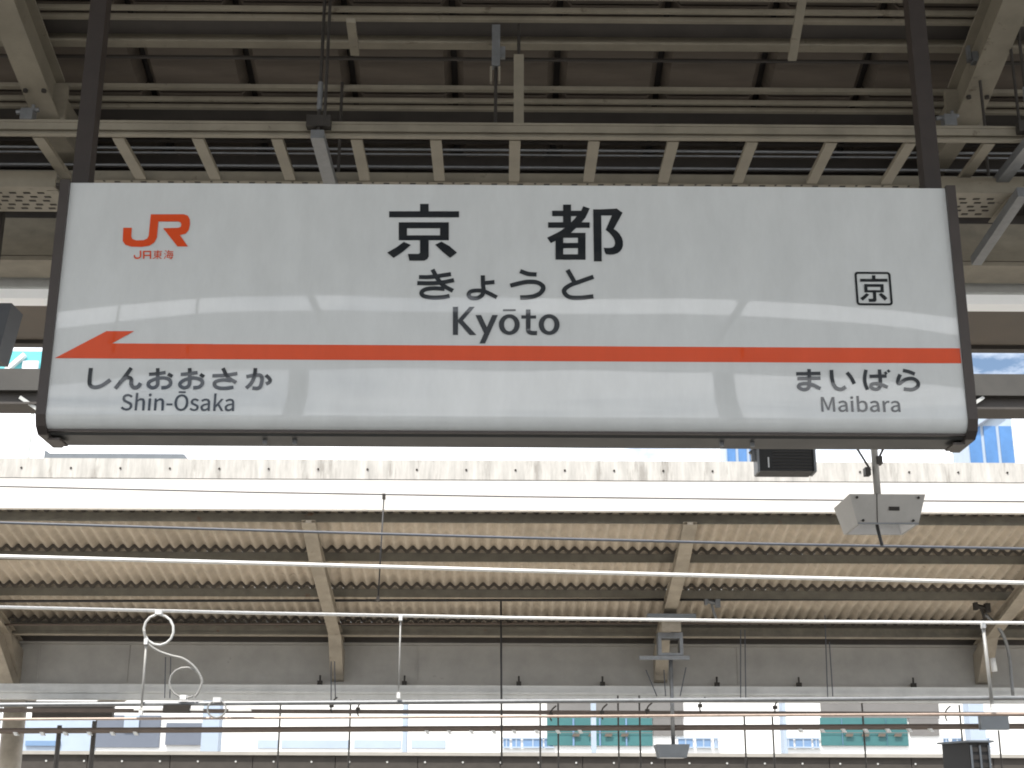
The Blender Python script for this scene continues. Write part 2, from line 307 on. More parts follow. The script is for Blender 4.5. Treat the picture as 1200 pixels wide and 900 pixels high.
# ---- the print on the face: every shape is measured on the face itself
def sp(px, py):
    p = at(px, py, YF); return (p.x, p.z)
DEP = [0.0]
class Print(MB):
    def _d(s, step=0.00012):
        DEP[0] = (DEP[0] + step) % 0.0016; return DEP[0]
    def pt(s, x, z, d): return (x, YF + bow(x, z) - 0.0012 - d, z)
    def poly(s, pts):
        d = s._d()
        s.add([s.pt(x, z, d) for x, z in pts], [tuple(t) for t in tessellate_polygon([[V((x, z, 0)) for x, z in pts]])])
    def rect(s, x0, z0, x1, z1): s.poly([(x0, z0), (x1, z0), (x1, z1), (x0, z1)])
    def stroke(s, pts, wd):
        d = s._d(0.0003)
        P = [V((p[0], p[1], 0)) for p in pts]; P = catmull(P) if len(P) > 2 else P
        m = len(P); vs = []
        for i in range(m):
            t = (P[min(i + 1, m - 1)] - P[max(i - 1, 0)]).normalized(); nn = V((-t.y, t.x, 0)) * wd / 2
            dd = d + 0.0003 * i / m
            for q in (P[i] + nn, P[i] - nn): vs.append(s.pt(q.x, q.y, dd))
        s.add(vs, [(2 * i, 2 * i + 1, 2 * i + 3, 2 * i + 2) for i in range(m - 1)])
    def ring(s, c, ro, ri, n=40):
        d = s._d(); vs = []
        for k in range(n):
            a = 2 * math.pi * k / n
            for (rx, rz) in (ro, ri): vs.append(s.pt(c[0] + rx * math.cos(a), c[1] + rz * math.sin(a), d))
        s.add(vs, [(2 * k, 2 * k + 1, (2 * k + 3) % (2 * n), (2 * k + 2) % (2 * n)) for k in range(n)])
    def outlines(s, loops, x0, z0, x1, z1, fat=0.0):             # filled outlines fitted to a box
        xs = [p[0] for l in loops for p in l]; ys = [p[1] for l in loops for p in l]
        a, b, c, e = min(xs), max(xs), min(ys), max(ys)
        cu = bpy.data.curves.new('t', 'CURVE'); cu.dimensions = '2D'; cu.fill_mode = 'BOTH'
        big = max(loops, key=lambda l: (max(p[0] for p in l) - min(p[0] for p in l)) * (max(p[1] for p in l) - min(p[1] for p in l)))
        sg = 1 if sum(big[i][0] * big[(i + 1) % len(big)][1] - big[(i + 1) % len(big)][0] * big[i][1] for i in range(len(big))) > 0 else -1
        for l in loops:
            m = len(l); q = []
            for i in range(m):
                p0, p1, p2 = V((*l[i - 1], 0)), V((*l[i], 0)), V((*l[(i + 1) % m], 0))
                t1 = (p1 - p0).normalized(); t2 = (p2 - p1).normalized()
                n1 = V((t1.y, -t1.x, 0)); n2 = V((t2.y, -t2.x, 0)); h = n1 + n2
                h = h / max(h.dot(n1), 0.6) if h.length > 1e-4 else n1
                q.append(p1 + h * fat * sg)
            spn = cu.splines.new('POLY'); spn.points.add(m - 1); spn.use_cyclic_u = True
            for i, p in enumerate(q): spn.points[i].co = (x0 + (p.x - a) / (b - a) * (x1 - x0), z0 + (p.y - c) / (e - c) * (z1 - z0), 0, 1)
        ob = bpy.data.objects.new('t', cu); me = bpy.data.meshes.new_from_object(ob); d = s._d()
        s.add([s.pt(v.co.x, v.co.y, d) for v in me.vertices], [tuple(p.vertices) for p in me.polygons])
        bpy.data.objects.remove(ob); bpy.data.meshes.remove(me)
def crop(ox, oy, sc):
    return lambda x, y: sp(ox + x / sc, oy + y / sc)
PXM = (XR - XL) / 1054.0                                          # metres per measured unit at mid height

def rects(P, c, lst):
    for x0, y0, x1, y1 in lst: P.poly([c(x0, y0), c(x1, y0), c(x1, y1), c(x0, y1)])
def kyo(P, c):
    rects(P, c, [(392, 68, 468, 140), (120, 133, 735, 187), (205, 230, 277, 388), (568, 230, 645, 388), (277, 230, 568, 283), (277, 345, 568, 388)])
    for q in ([(392, 386), (468, 386), (468, 530), (455, 555), (430, 568), (298, 568), (285, 508), (380, 508), (392, 498)],
              [(250, 402), (312, 430), (240, 490), (160, 545), (103, 497), (185, 450)], [(580, 400), (650, 440), (717, 497), (655, 543), (590, 490), (525, 428)]):
        P.poly([c(*p) for p in q])
P = Print(); kyo(P, crop(440, 230, 7.5)); part('kanji_character', P, 'ink', sign)
P = Print(); c = crop(630, 230, 10)
rects(P, c, [(298, 100, 392, 330), (170, 172, 520, 236), (122, 308, 610, 372), (210, 462, 300, 745), (472, 430, 562, 745), (300, 430, 472, 488), (300, 548, 472, 610), (300, 682, 472, 745)])
for q in ([(535, 118), (612, 145), (560, 255), (470, 355), (390, 430), (300, 478), (155, 552), (110, 488), (250, 420), (340, 360), (430, 270), (500, 190)],
          [(650, 155), (745, 155), (752, 765), (660, 765)],
          [(742, 155), (905, 148), (925, 145), (995, 195), (893, 385), (930, 412), (962, 446), (985, 485), (999, 530), (1000, 580), (988, 618), (966, 648), (934, 671), (890, 685), (845, 687), (800, 682), (786, 655), (774, 605), (812, 608), (850, 607), (880, 600), (898, 585), (907, 555), (902, 522), (888, 490), (866, 460), (836, 428), (797, 395), (870, 228), (742, 228)]):
    P.poly([c(*p) for p in q])
part('kanji_character', P, 'ink', sign)
HIRA = [
 (480, 310, 10, 5.2, [[(110, 150), (250, 148), (485, 115)], [(90, 220), (260, 222), (400, 210), (520, 185)], [(268, 60), (330, 170), (400, 250), (508, 310)], [(410, 288), (290, 280), (190, 292), (140, 330), (165, 370), (260, 388), (380, 385), (468, 370)]]),
 (480, 310, 10, 5.0, [[(858, 128), (862, 250), (868, 310), (845, 365), (790, 395), (720, 392), (692, 358), (715, 320), (780, 307), (860, 312), (930, 340), (1022, 388)], [(880, 218), (995, 208)]]),
 (590, 310, 10, 5.4, [[(195, 80), (290, 112), (388, 120)], [(80, 250), (200, 220), (300, 205), (400, 215), (465, 265), (440, 330), (370, 370), (290, 385), (195, 390)]]),
 (590, 310, 10, 5.4, [[(750, 65), (800, 150), (835, 215)], [(1055, 145), (900, 200), (790, 240), (718, 290), (718, 340), (780, 385), (900, 392), (1055, 375)]]),
 (95, 425, 10, 4.6, [[(118, 66), (105, 180), (108, 265), (165, 293), (250, 270), (348, 203)]]),
 (95, 425, 10, 4.5, [[(592, 64), (500, 190), (402, 308)], [(455, 235), (530, 180), (588, 192), (592, 260), (620, 296), (665, 288), (702, 243)]]),
 (95, 425, 10, 4.2, [[(798, 139), (900, 132), (992, 117)], [(900, 66), (900, 200), (895, 268), (845, 298), (795, 275), (800, 230), (870, 195), (960, 180), (1035, 200), (1050, 250), (1010, 288), (942, 298)], [(1020, 135), (1072, 165)]]),
 (205, 425, 10, 4.2, [[(70, 141), (170, 132), (268, 119)], [(175, 66), (175, 200), (165, 270), (115, 298), (65, 275), (70, 235), (140, 195), (230, 182), (310, 205), (322, 250), (285, 288), (216, 298)], [(295, 138), (342, 168)]]),
 (205, 425, 10, 4.3, [[(440, 155), (580, 150), (732, 129)], [(563, 66), (620, 170), (718, 237)], [(660, 212), (560, 205), (480, 225), (465, 265), (510, 297), (600, 302), (687, 289)]]),
 (205, 425, 10, 4.3, [[(838, 166), (930, 150), (1000, 150), (1022, 190), (1005, 275), (970, 302), (908, 300)], [(945, 66), (930, 170), (890, 250), (836, 302)], [(1066, 148), (1112, 195), (1108, 230), (1068, 252)]]),
 (925, 425, 7.5, 4.2, [[(60, 100), (272, 96)], [(70, 141), (272, 137)], [(172, 58), (175, 180), (165, 225), (125, 238), (85, 220), (90, 195), (140, 185), (200, 195), (272, 230)]]),
 (925, 425, 7.5, 4.4, [[(368, 66), (375, 150), (400, 215), (450, 237), (494, 216)], [(505, 88), (540, 130), (570, 188)]]),
 (925, 425, 7.5, 4.1, [[(672, 64), (660, 140), (668, 195), (685, 240)], [(703, 122), (852, 120)], [(790, 62), (798, 180), (788, 225), (750, 235), (717, 218), (725, 192), (770, 187), (820, 200), (862, 219)], [(836, 84), (852, 104)], [(862, 66), (880, 86)]]),
 (925, 425, 7.5, 4.3, [[(996, 70), (1050, 82), (1100, 103)], [(972, 106), (955, 150), (962, 187), (1020, 150), (1080, 142), (1125, 170), (1125, 212), (1080, 238), (1003, 234)]]),
]
for ox, oy, sc, wd, strokes in HIRA:
    P = Print(); c = crop(ox, oy, sc)
    for s_ in strokes: P.stroke([c(*p) for p in s_], wd * PXM * (0.75 if len(s_) == 2 and abs(s_[0][0] - s_[1][0]) < 25 and sc == 7.5 else 1))
    part('hiragana_character', P, 'ink_grey', sign)
P = Print(); c = crop(520, 355, 8)                                # the roman name below, letter by letter
P.poly([c(*p) for p in [(86, 38), (134, 38), (134, 302), (86, 302)]])
P.poly([c(*p) for p in [(242, 38), (292, 38), (180, 166), (306, 302), (244, 302), (134, 180), (134, 160)]])
P.poly([c(*p) for p in [(297, 115), (350, 115), (410, 240), (380, 290)]])
P.poly([c(*p) for p in [(455, 115), (508, 115), (388, 382), (335, 382)]])
for cx in (615, 988):
    o = c(cx, 205); a = c(cx + 98, 205); b = c(cx, 108); P.ring(o, (a[0] - o[0], b[1] - o[1]), ((a[0] - o[0]) * .50, (b[1] - o[1]) * .64))
rects(P, c, [(555, 62, 675, 78), (770, 62, 814, 258), (728, 118, 865, 148)])
P.stroke([c(*p) for p in [(792, 245), (796, 268), (820, 282), (875, 284)]], 5.2 * PXM)
part('roman_lettering', P, 'ink_grey', sign)
for key, bx, ft in (('Shin-Ōsaka', (141.8, 481.3, 275.5, 459.3), 4), ('Maibara', (962.9, 482.7, 1053.5, 464.7), 4)):
    P = Print(); a = sp(bx[0], bx[1]); b = sp(bx[2], bx[3]); P.outlines(GL[key], a[0], a[1], b[0], b[1], ft); part('roman_lettering', P, 'ink_grey', sign)
# orange arrow band
P = Print()
b0, b1 = sp(131.3, 404.8), sp(64.3, 422.5)
zb0, zb1 = sp(590, 405.3)[1], sp(590, 423.0)[1]
P.poly([(sp(64.3, 423)[0], zb1), (sp(125, 388.3)[0], sp(125, 388.3)[1]), (sp(157.5, 388.3)[0], sp(157.5, 388.3)[1]), (sp(131.3, 404.8)[0], zb0), (sp(250, 405)[0], zb0), (sp(250, 423)[0], zb1)])
x0 = sp(250, 405)[0]
for k in range(24):
    xa = x0 + (XR - .004 - x0) * k / 24; xb = x0 + (XR - .004 - x0) * (k + 1) / 24
    P.add([P.pt(xa, zb1, 0), P.pt(xb, zb1, 0), P.pt(xb, zb0, 0), P.pt(xa, zb0, 0)], [(0, 1, 2, 3)])
part('arrow_band', P, 'orange', sign)
# railway company mark
P = Print(); c = crop(120, 240, 10)
P.poly([c(*p) for p in [(245, 270), (345, 270), (338, 370), (352, 402), (400, 418), (480, 416), (525, 398), (543, 365), (568, 112), (955, 112), (1000, 128), (1025, 170), (1028, 230), (1012, 300), (975, 340), (910, 358), (1003, 490), (880, 490), (712, 275), (880, 272), (915, 262), (926, 235), (915, 207), (890, 197), (657, 197), (640, 385), (608, 445), (550, 482), (460, 495), (340, 492), (270, 470), (238, 425)]])
part('company_mark', P, 'orange', sign)
P = Print()
P.stroke([sp(164.7, 293.8), sp(164.7, 300.5), sp(162.5, 302.6), sp(158.6, 302.4), sp(157.6, 299)], 1.7 * PXM)
P.stroke([sp(168.6, 303.5), sp(168.6, 294.6), sp(176.4, 294.6), sp(176.4, 303.5)][:2], 1.7 * PXM)
P.stroke([sp(167.8, 294.7), sp(177.2, 294.7)], 1.7 * PXM); P.stroke([sp(176.4, 294.6), sp(176.4, 303.5)], 1.7 * PXM); P.stroke([sp(169, 299.4), sp(176, 299.4)], 1.5 * PXM)
for key, x0, x1 in (('東', 179, 190.6), ('海', 191.8, 203.8)):
    a = sp(x0, 303.8); b = sp(x1, 293.3); P.outlines(GL[key], a[0], a[1], b[0], b[1], 0)
part('company_name', P, 'orange', sign)
# boxed character
P = Print()
fr = []
for (x, y, a0) in ((1043.3, 318.6, 0), (1000.2, 318.6, 1), (1004, 358.2, 2), (1046.7, 358.4, 3)):
    fr.append(sp(x, y))
def rounded(q, inset, r, n=5):
    cx = sum(p[0] for p in q) / 4; cz = sum(p[1] for p in q) / 4; out = []
    h = max(p[0] for p in q) - cx - inset; v = max(p[1] for p in q) - cz - inset
    for k, (sx, sz) in enumerate(((1, 1), (-1, 1), (-1, -1), (1, -1))):
        for j in range(n + 1):
            a = math.pi / 2 * (k + j / n); out.append((cx + sx * (h - r) + r * math.cos(a), cz + sz * (v - r) + r * math.sin(a)))
    return out
d = P._d(); o_, i_ = rounded(fr, 0.001, .011), rounded(fr, .0085, .005); nn = len(o_)
P.add([P.pt(x, z, d) for x, z in o_ + i_], [(k, (k + 1) % nn, (k + 1) % nn + nn, k + nn) for k in range(nn)])
part('emblem_border', P, 'ink', sign)
P = Print()
sxa, sya = (1039.3 - 1007.3) / (717 - 103), (354 - 322.9) / (568 - 68)
kyo(P, lambda x, y: sp(1007.3 + (x - 103) * sxa + (y - 300) * .003, 322.9 + (y - 68) * sya)); part('emblem_character', P, 'ink', sign)

for px0, px1, side in ((94.5, 121, 'left'), (1091, 1069.5, 'right')):
    x = (at(px0, 213, YF + .1).x + at(px1, 2, YF + .1).x) / 2
    mb = MB().box(x - .029, x + .029, YF + .07, YF + .13, ZT + .0005, 5.55)
    p_ = thing('sign_post', f'dark brown square post holding the {side} end of the station sign', 'sign post', (x, YF + .1, ZT), 'posts the station sign hangs from')
    part('post_tube', mb, 'post', p_)
    part('foot_plate', MB().box(x - .055, x + .055, YF + .05, YF + .15, ZT + .001, ZT + .012), 'post', p_)

# ================================================================== near platform roof (Y-shaped: steep near wing, gutter girder, shallow far wing)
KINK = 0.0
def cz(y): return 4.9 + 0.268 * (6.3 - max(y, KINK))
EAVE = -4.3
roof = thing('platform_canopy', 'dark steel platform roof with purlins and rafters above the station sign', 'platform roof', (0, 7.07, 0))
rx = [at(54, 143, 6.3).x, at(1130, 130, 6.3).x]
sp_ = rx[1] - rx[0]
for x in (rx[0] - sp_, rx[0], rx[1], rx[1] + sp_):
    mb = MB()
    for y0, y1 in ((EAVE, KINK), (KINK, 6.32)):
        a0, a1 = cz(y0), cz(y1)
        mb.hexa([(x - .065, y0, a0), (x + .065, y0, a0), (x + .065, y1, a1), (x - .065, y1, a1), (x - .065, y0, a0 + .012), (x + .065, y0, a0 + .012), (x + .065, y1, a1 + .012), (x - .065, y1, a1 + .012)])
        mb.hexa([(x - .02, y0, a0 + .0125), (x + .02, y0, a0 + .0125), (x + .02, y1, a1 + .0125), (x - .02, y1, a1 + .0125), (x - .02, y0, a0 + .222), (x + .02, y0, a0 + .222), (x + .02, y1, a1 + .222), (x - .02, y1, a1 + .222)])
        mb.hexa([(x - .065, y0, a0 + .2225), (x + .065, y0, a0 + .2225), (x + .065, y1, a1 + .2225), (x - .065, y1, a1 + .2225), (x - .065, y0, a0 + .235), (x + .065, y0, a0 + .235), (x + .065, y1, a1 + .235), (x - .065, y1, a1 + .235)])
    r_ = part('rafter', mb, 'beige', roof)
    part('end_bracket', MB().box(x - .05, x + .05, 6.325, 6.95, cz(6.3) - .02, cz(6.3) + .18).box(x - .09, x + .09, 6.30, 6.324, cz(6.3) - .03, cz(6.3) + .2), 'beige_dirty', roof)
    for sx in (-.045, .045):
        part('bolt', MB().disc((x + sx, 6.1, cz(6.1) - .012), (0, 0, 1), .012, .014), 'bolt', r_)
XW = 7.5
prow = [6.08 - .6 * k for k in range(-1, 17)]
def seg(mb, y, wd, lift, ht):
    z = cz(y) + lift; mb.box(-XW, XW, y - wd / 2, y + wd / 2, z, z + ht); return mb
for y in prow:
    dk = 'dark' if y > 6.5 else 'beige'  # last row coloured darker so it looks dim behind the ladder
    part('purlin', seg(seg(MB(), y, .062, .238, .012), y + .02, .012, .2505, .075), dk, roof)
    for dy, wd in ((.30, .03), (.385, .02), (.44, .026)):
        part('batten', seg(MB(), y + dy, wd, .236 + .004, .022), dk, roof)
    z0, z1 = cz(y + .47) + .27, cz(y + .57) + .27
    part('conduit', MB().tube([(-XW, y + .155, cz(y + .155) + .30), (XW, y + .155, cz(y + .155) + .30)], .011, 6), 'dark', roof)
    part('packing_board', MB().hexa([(-XW, y + .47, z0), (XW, y + .47, z0), (XW, y + .57, z1), (-XW, y + .57, z1), (-XW, y + .47, z0 + .02), (XW, y + .47, z0 + .02), (XW, y + .57, z1 + .02), (-XW, y + .57, z1 + .02)]), 'dark', roof)
# roof pans between the purlins, one part each, slots between them
first = {}
def pan(x, y):
    y0, y1 = y - .29, y + .29; a0, a1 = cz(y0) + .34, cz(y1) + .34; mb = MB()
    pr = [(-.215, 0), (.215, 0), (.25, .06), (.25, .072), (.21, .012), (-.21, .012), (-.25, .072), (-.25, .06)]
    mb.prism([(x + u, y0, a0 + h) for u, h in pr], (0, y1 - y0, a1 - a0)); return mb
xs0 = at(132 - 128 * .0, 75, 6.2).x
for k, y in enumerate([p + .3 for p in prow]):
    y_ = y - .15
    base = None
    for j in range(-11, 17):
        x = at(530.5, 78, 6.2).x + .265 + .531 * (j - 3)
        if abs(x) > XW: continue
        if base is None: base = part('roof_pan', pan(x, y_), 'deck', roof); bx0 = x
        else: again(base, roof, (x - bx0, 0, 0))
mb = MB()
for y0, y1 in ((EAVE - .1, KINK), (KINK, 6.995)):
    a0, a1 = cz(y0) + .43, cz(y1) + .43
    mb.hexa([(-XW - .2, y0, a0), (XW + .2, y0, a0), (XW + .2, y1, a1), (-XW - .2, y1, a1), (-XW - .2, y0, a0 + .05), (XW + .2, y0, a0 + .05), (XW + .2, y1, a1 + .05), (-XW - .2, y1, a1 + .05)])
part('roof_cover', mb, 'dark', roof)
for x in (-3.9, -3.1, 2.4):                                      # thin hangers at the rear eave, mirrored in the sign
    part('eave_rod', MB().box(x - .012, x + .012, EAVE - .3, EAVE - .276, cz(EAVE) - .6, cz(EAVE) + .3), 'beige', roof)
for xa, xb in ((-2.02, -1.72), (2.55, 2.12)):
    part('eave_brace', MB().beam((xa, EAVE - .22, cz(EAVE) + .1), (xb, EAVE - .22, cz(EAVE) - .5), .07, .05, (0, 1, 0)), 'beige', roof)
part('eave_fascia', MB().box(-XW - .2, XW + .2, EAVE - .16, EAVE - .1, cz(EAVE) - .05, cz(EAVE) + .5), 'pale', roof)
# central girder, far wing
gz = 1.6
part('girder', MB().box(-XW, XW, 6.955, 7.185, gz + 2.832, gz + 3.05).box(-XW, XW, 6.94, 7.20, gz + 2.80, gz + 2.822).box(-XW, XW, 6.985, 7.155, gz + 2.8225, gz + 2.8315), 'beige_dirty', roof)
part('girder_upper', MB().box(-XW, XW, 7.0, 7.16, gz + 3.055, gz + 3.62), 'dark', roof)
part('valley_board', MB().box(-XW, XW, 6.70, 6.996, gz + 3.12, gz + 3.16), 'dark', roof)
part('far_soffit', MB().hexa([(-XW, 7.19, gz + 2.875), (XW, 7.19, gz + 2.875), (XW, 8.86, gz + 3.00), (-XW, 8.86, gz + 3.00), (-XW, 7.19, gz + 2.95), (XW, 7.19, gz + 2.95), (XW, 8.86, gz + 3.08), (-XW, 8.86, gz + 3.08)]), 'soffit', roof)
part('eave_gutter', MB().box(-XW, XW, 8.865, 8.95, gz + 2.975, gz + 3.12), 'dark', roof)
for x in (rx[0] - sp_, rx[1] + sp_):
    part('column', MB().box(x - .12, x + .12, 6.98, 7.16, 0, gz + 2.799), 'beige', roof)

# light trough along the far side of the girder
lt = thing('light_trough', 'long white fluorescent light trough behind the roof girder', 'light fixture', (0, 7.36, gz + 2.7))
part('trough_body', MB().box(-XW, XW, 7.27, 7.45, gz + 2.772, gz + 2.855), 'pale', lt)
part('trough_cover', MB().box(-XW, XW, 7.30, 7.42, gz + 2.715, gz + 2.7715), 'lamp_white', lt)

for py_, rr in ((176, .008), (181.5, .006), (196, .007)):
    zz = at(600, py_, 6.66).z
    part('conduit', MB().tube([(-XW, 6.66, zz), (XW, 6.66, zz)], rr, 8), 'galv', roof)
# cable ladder and perforated tray
zl = 1.6 + 2.95
y0, y1 = 5.765, 6.29
lad = thing('cable_ladder', 'beige steel cable ladder hung flat across the roof just above the sign', 'cable ladder', (0, 6.0, zl))
part('side_rail', MB().box(-3.2, 3.2, y0 + .018, y0 + .03, zl + .0005, zl + .052).box(-3.2, 3.2, y0, y0 + .03, zl - .004, zl).box(-3.2, 3.2, y0 - .002, y0 + .017, zl + .018, zl + .052).box(-3.2, 3.2, y0 - .006, y0 + .04, zl + .0525, zl + .064), 'beige', lad)
part('side_rail', MB().box(-3.2, 3.2, y1 - .012, y1, zl + .0005, zl + .058).box(-3.2, 3.2, y1 - .035, y1, zl - .004, zl), 'beige', lad)
mbs = MB()
for k in range(96):
    x = -3.15 + k * .066 + random.uniform(-.004, .004)
    if k % 2: mbs.box(x - .016, x + .012, y1 - .026, y1 - .014, zl - .0065, zl - .0045)
    else: mbs.box(x - .005, x + .005, y1 - .034, y1 - .022, zl - .0065, zl - .0045)
o = part('slot', mbs, 'bolt', lad); o['kind'] = 'stuff'
xr0 = at(603, 185, 6.0).x
rg = part('rung', MB().box(xr0 - .026, xr0 + .026, y0 + .051, y1 - .036, zl + .0005, zl + .022), 'beige', lad)
for k in range(-8, 9):
    if k and abs(xr0 + .366 * k) < 3.15: again(rg, lad, (.366 * k, 0, 0))
zt_ = 1.6 + 2.85; y0t, y1t = 6.12, 6.42
for xa, xb, sd in ((-3.6, at(68, 245, 6.2).x, 'left'), (at(1080, 245, 6.2).x, at(1193, 245, 6.2).x, 'right')):
    tr = thing('cable_tray', f'short perforated beige cable tray beyond the {sd} end of the sign', 'cable tray', ((xa + xb) / 2, 6.27, zt_))
    part('side_rail', MB().box(xa, xb, y0t, y0t + .012, zt_ + .0005, zt_ + .075).box(xa, xb, y0t, y0t + .04, zt_ - .004, zt_), 'beige', tr)
    part('tray_floor', MB().box(xa, xb, y0t + .041, y1t, zt_ - .0005, zt_ + .004), 'beige', tr)
    part('end_strip', MB().box(xb - .05, xb, y0t + .042, y1t + .05, zt_ - .006, zt_ - .001), 'beige', tr)
    mb = MB(); k = 0
    x = xa + .05
    while x < xb - .09:
        for yy in range(5):
            mb.box(x + (.02 if yy % 2 else 0), x + .032 + (.02 if yy % 2 else 0), y0t + .07 + yy * .045, y0t + .085 + yy * .045, zt_ - .003, zt_ - .001)
        x += .068
    o = part('slot', mb, 'bolt', tr); o['kind'] = 'stuff'
for px, lab in ((381, 'left of the middle'), (1184, 'at the right end')):
    x = at(px, 190, 6.0).x
    br = thing('tray_bracket', f'grey channel bracket on threaded rods carrying the cable ladder {lab}', 'bracket', (x, 6.0, zl - .05), 'channel brackets under the cable ladder')
    part('channel', MB().box(x - .03, x + .03, y0 - .06, y1 + .1, zl - .048, zl - .006), 'galv', br)
    part('threaded_rod', MB().tube([(x, y0 - .03, zl - .047), (x, y0 - .03, cz(5.7) + .24)], .008), 'rod', br)
    part('threaded_rod', MB().tube([(x + .02, y1 + .05, zl - .047), (x + .02, y1 + .05, cz(6.3) + .24)], .008), 'rod', br)
    part('rod_sleeve', MB().tube([(x, y0 - .03, zl + .11), (x, y0 - .03, zl + .25)], .013), 'galv', br)
    part('clamp', MB().box(x - .055, x + .055, y0 - .05, y0 - .004, zl + .02, zl + .075), 'rod', br)
x = at(1184, 270, 6.3).x
solo('support_arm', MB().beam((x - .02, 6.05, zt_ - .03), (x - .02, 6.75, zt_ - .10), .05, .05), 'galv', 'grey steel arm under the perforated tray at the right', 'bracket')

# struts and clamps under the near wing
x = at(608, 105, 5.9).x
st = thing('roof_strut', 'short upright beige strut between the roof purlin and the cable ladder', 'strut', (x, 5.95, zl + .11))
part('strut_bar', MB().box(x - .024, x + .024, 5.93, 5.97, zl + .11, at(608, 66, 5.95).z), 'beige', st)
part('strut_rod', MB().tube([(x, 5.95, at(608, 66, 5.95).z), (x, 5.95, cz(5.95) + .25)], .008), 'rod', st)
x = at(581, 90, 5.95).x
cl = thing('beam_clamp', 'galvanised beam clamp with a thin rod beside the upright strut', 'clamp', (x, 5.95, zl + .11))
za = at(581, 75, 5.95).z
part('clamp_jaw', MB().box(x - .02, x + .02, 5.93, 5.97, za - .02, cz(5.95) + .236).box(x + .0205, x + .045, 5.94, 5.96, za + .03, za + .09), 'galv', cl)
part('clamp_strap', MB().box(x - .028, x - .018, 5.935, 5.965, za - .10, za - .0205).box(x + .012, x + .022, 5.935, 5.965, za - .1, za - .0205), 'beige', cl)
part('clamp_rod', MB().tube([(x, 5.95, za - .021), (x, 5.95, zl + .11)], .008), 'rod', cl)
for a, b, lab in (((411, 24), (416, 63), 'short beige strip under the purlins above the left half of the sign'), ((945, -30), (928, 70), 'long slanted beige strip under the purlins above the right half of the sign')):
    p, q = at(*a, 5.45), at(*b, 5.85)
    solo('roof_strip', MB().beam(p, q, .04, .02), 'beige', lab, 'strut')
# rods at the right rafter, conduit clips
for a, b, y, lab in (((1146, 72), (1155, 150), 6.0, 'thin dark hanger rod clamped to the right rafter'), ((1178, 0), (1198, 158), 5.8, 'thin dark hanger rod at the upper right corner'), ((388, -20), (378, 146), 5.72, 'long thin dark hanger rod near the upper left strip')):
    p, q = at(*a, y), at(*b, y); q = V((p.x, y, q.z)) if abs(p.x - q.x) < .06 else q
    rd = thing('hanger_rod', lab, 'hanger rod', q, 'thin rods under the roof')
    part('rod', MB().tube([p, q], .0075), 'rod', rd)
    part('rod_clamp', MB().box(p.x - .03, p.x + .02, y - .02, y + .02, p.z - .01, p.z + .045).box(p.x - .05, p.x - .035, y - .015, y + .015, p.z, p.z + .08), 'galv', rd)
for px, py, lab in ((33, 136, 'left'), (1112, 143, 'right')):
    p = at(px, py, 6.2)
    mb = MB().box(p.x - .03, p.x + .03, 6.17, 6.23, p.z - .03, p.z + .03).tube([p + V((-.06, 0, .02)), p + V((.05, 0, .035))], .012).tube([p + V((.02, 0, -.05)), p + V((.02, 0, .06))], .009)
    solo('beam_clamp', mb, 'galv', f'small galvanised clamp at the foot of the {lab} rafter', 'clamp')
# dark horn at the left edge
p = at(6, 385, 6.6)
hs = thing('loudspeaker', 'dark grey horn loudspeaker cut off by the left edge of the photo', 'loudspeaker', p)
mb = MB(); mb.tube([p + V((-.16, 0, .06)), p + V((-.02, 0, .03)), p + V((.0, 0, .02))], .05)
part('horn', MB().hexa([p + V((-.25, -.06, -.16)), p + V((.0, -.06, -.17)), p + V((.0, .1, -.17)), p + V((-.25, .1, -.16)), p + V((-.25, -.07, .11)), p + V((.045, -.07, .11)), p + V((.045, .1, .11)), p + V((-.25, .1, .11))]), 'horn_grey', hs)
part('bracket', MB().box(p.x - .12, p.x - .08, 6.6, 6.64, p.z + .111, gz + 3.12), 'rod', hs)

# speaker box and floodlight hung from the girder behind the sign
YS = 7.07
p0, p1 = at(889, 526, YS), at(954, 552, YS)
sb = thing('speaker_box', 'small black box with a pale metal frame hanging below the sign', 'speaker', ((p0.x + p1.x) / 2, YS, p1.z))
part('case', MB().box(p0.x, p1.x, YS, YS + .14, p1.z, p0.z), 'black', sb)
fw = .012
part('frame', MB().box(p0.x - fw, p1.x + fw, YS - .012, YS + .10, p0.z + .0005, p0.z + fw).box(p0.x - fw, p0.x - .0005, YS - .012, YS + .10, p1.z - .006, p0.z).box(p1.x + .0005, p1.x + fw, YS - .012, YS + .10, p1.z - .006, p0.z), 'galv', sb)
for k in range(1, 7):
    zg = p1.z + (p0.z - p1.z) * k / 7
    part('grille_bar', MB().box(p0.x + .07, p1.x - .01, YS - .006, YS - .0005, zg - .002, zg + .002), 'rod', sb)
part('label_strip', MB().box(p0.x + .045, p0.x + .052, YS - .003, YS - .0005, p0.z - .10, p0.z - .045), 'white', sb)
part('bracket', MB().box(p0.x - .035, p0.x - .013, YS + .02, YS + .05, p1.z + .06, p0.z + .05).tube([(p0.x - .04, YS + .03, p0.z - .02), (p0.x - .012, YS + .03, p0.z + .01)], .012), 'galv', sb)
xm = (p0.x + p1.x) / 2
part('hanger', MB().box(xm - .02, xm + .02, YS + .02, YS + .05, p0.z + fw + .0005, gz + 2.799), 'rod', sb)

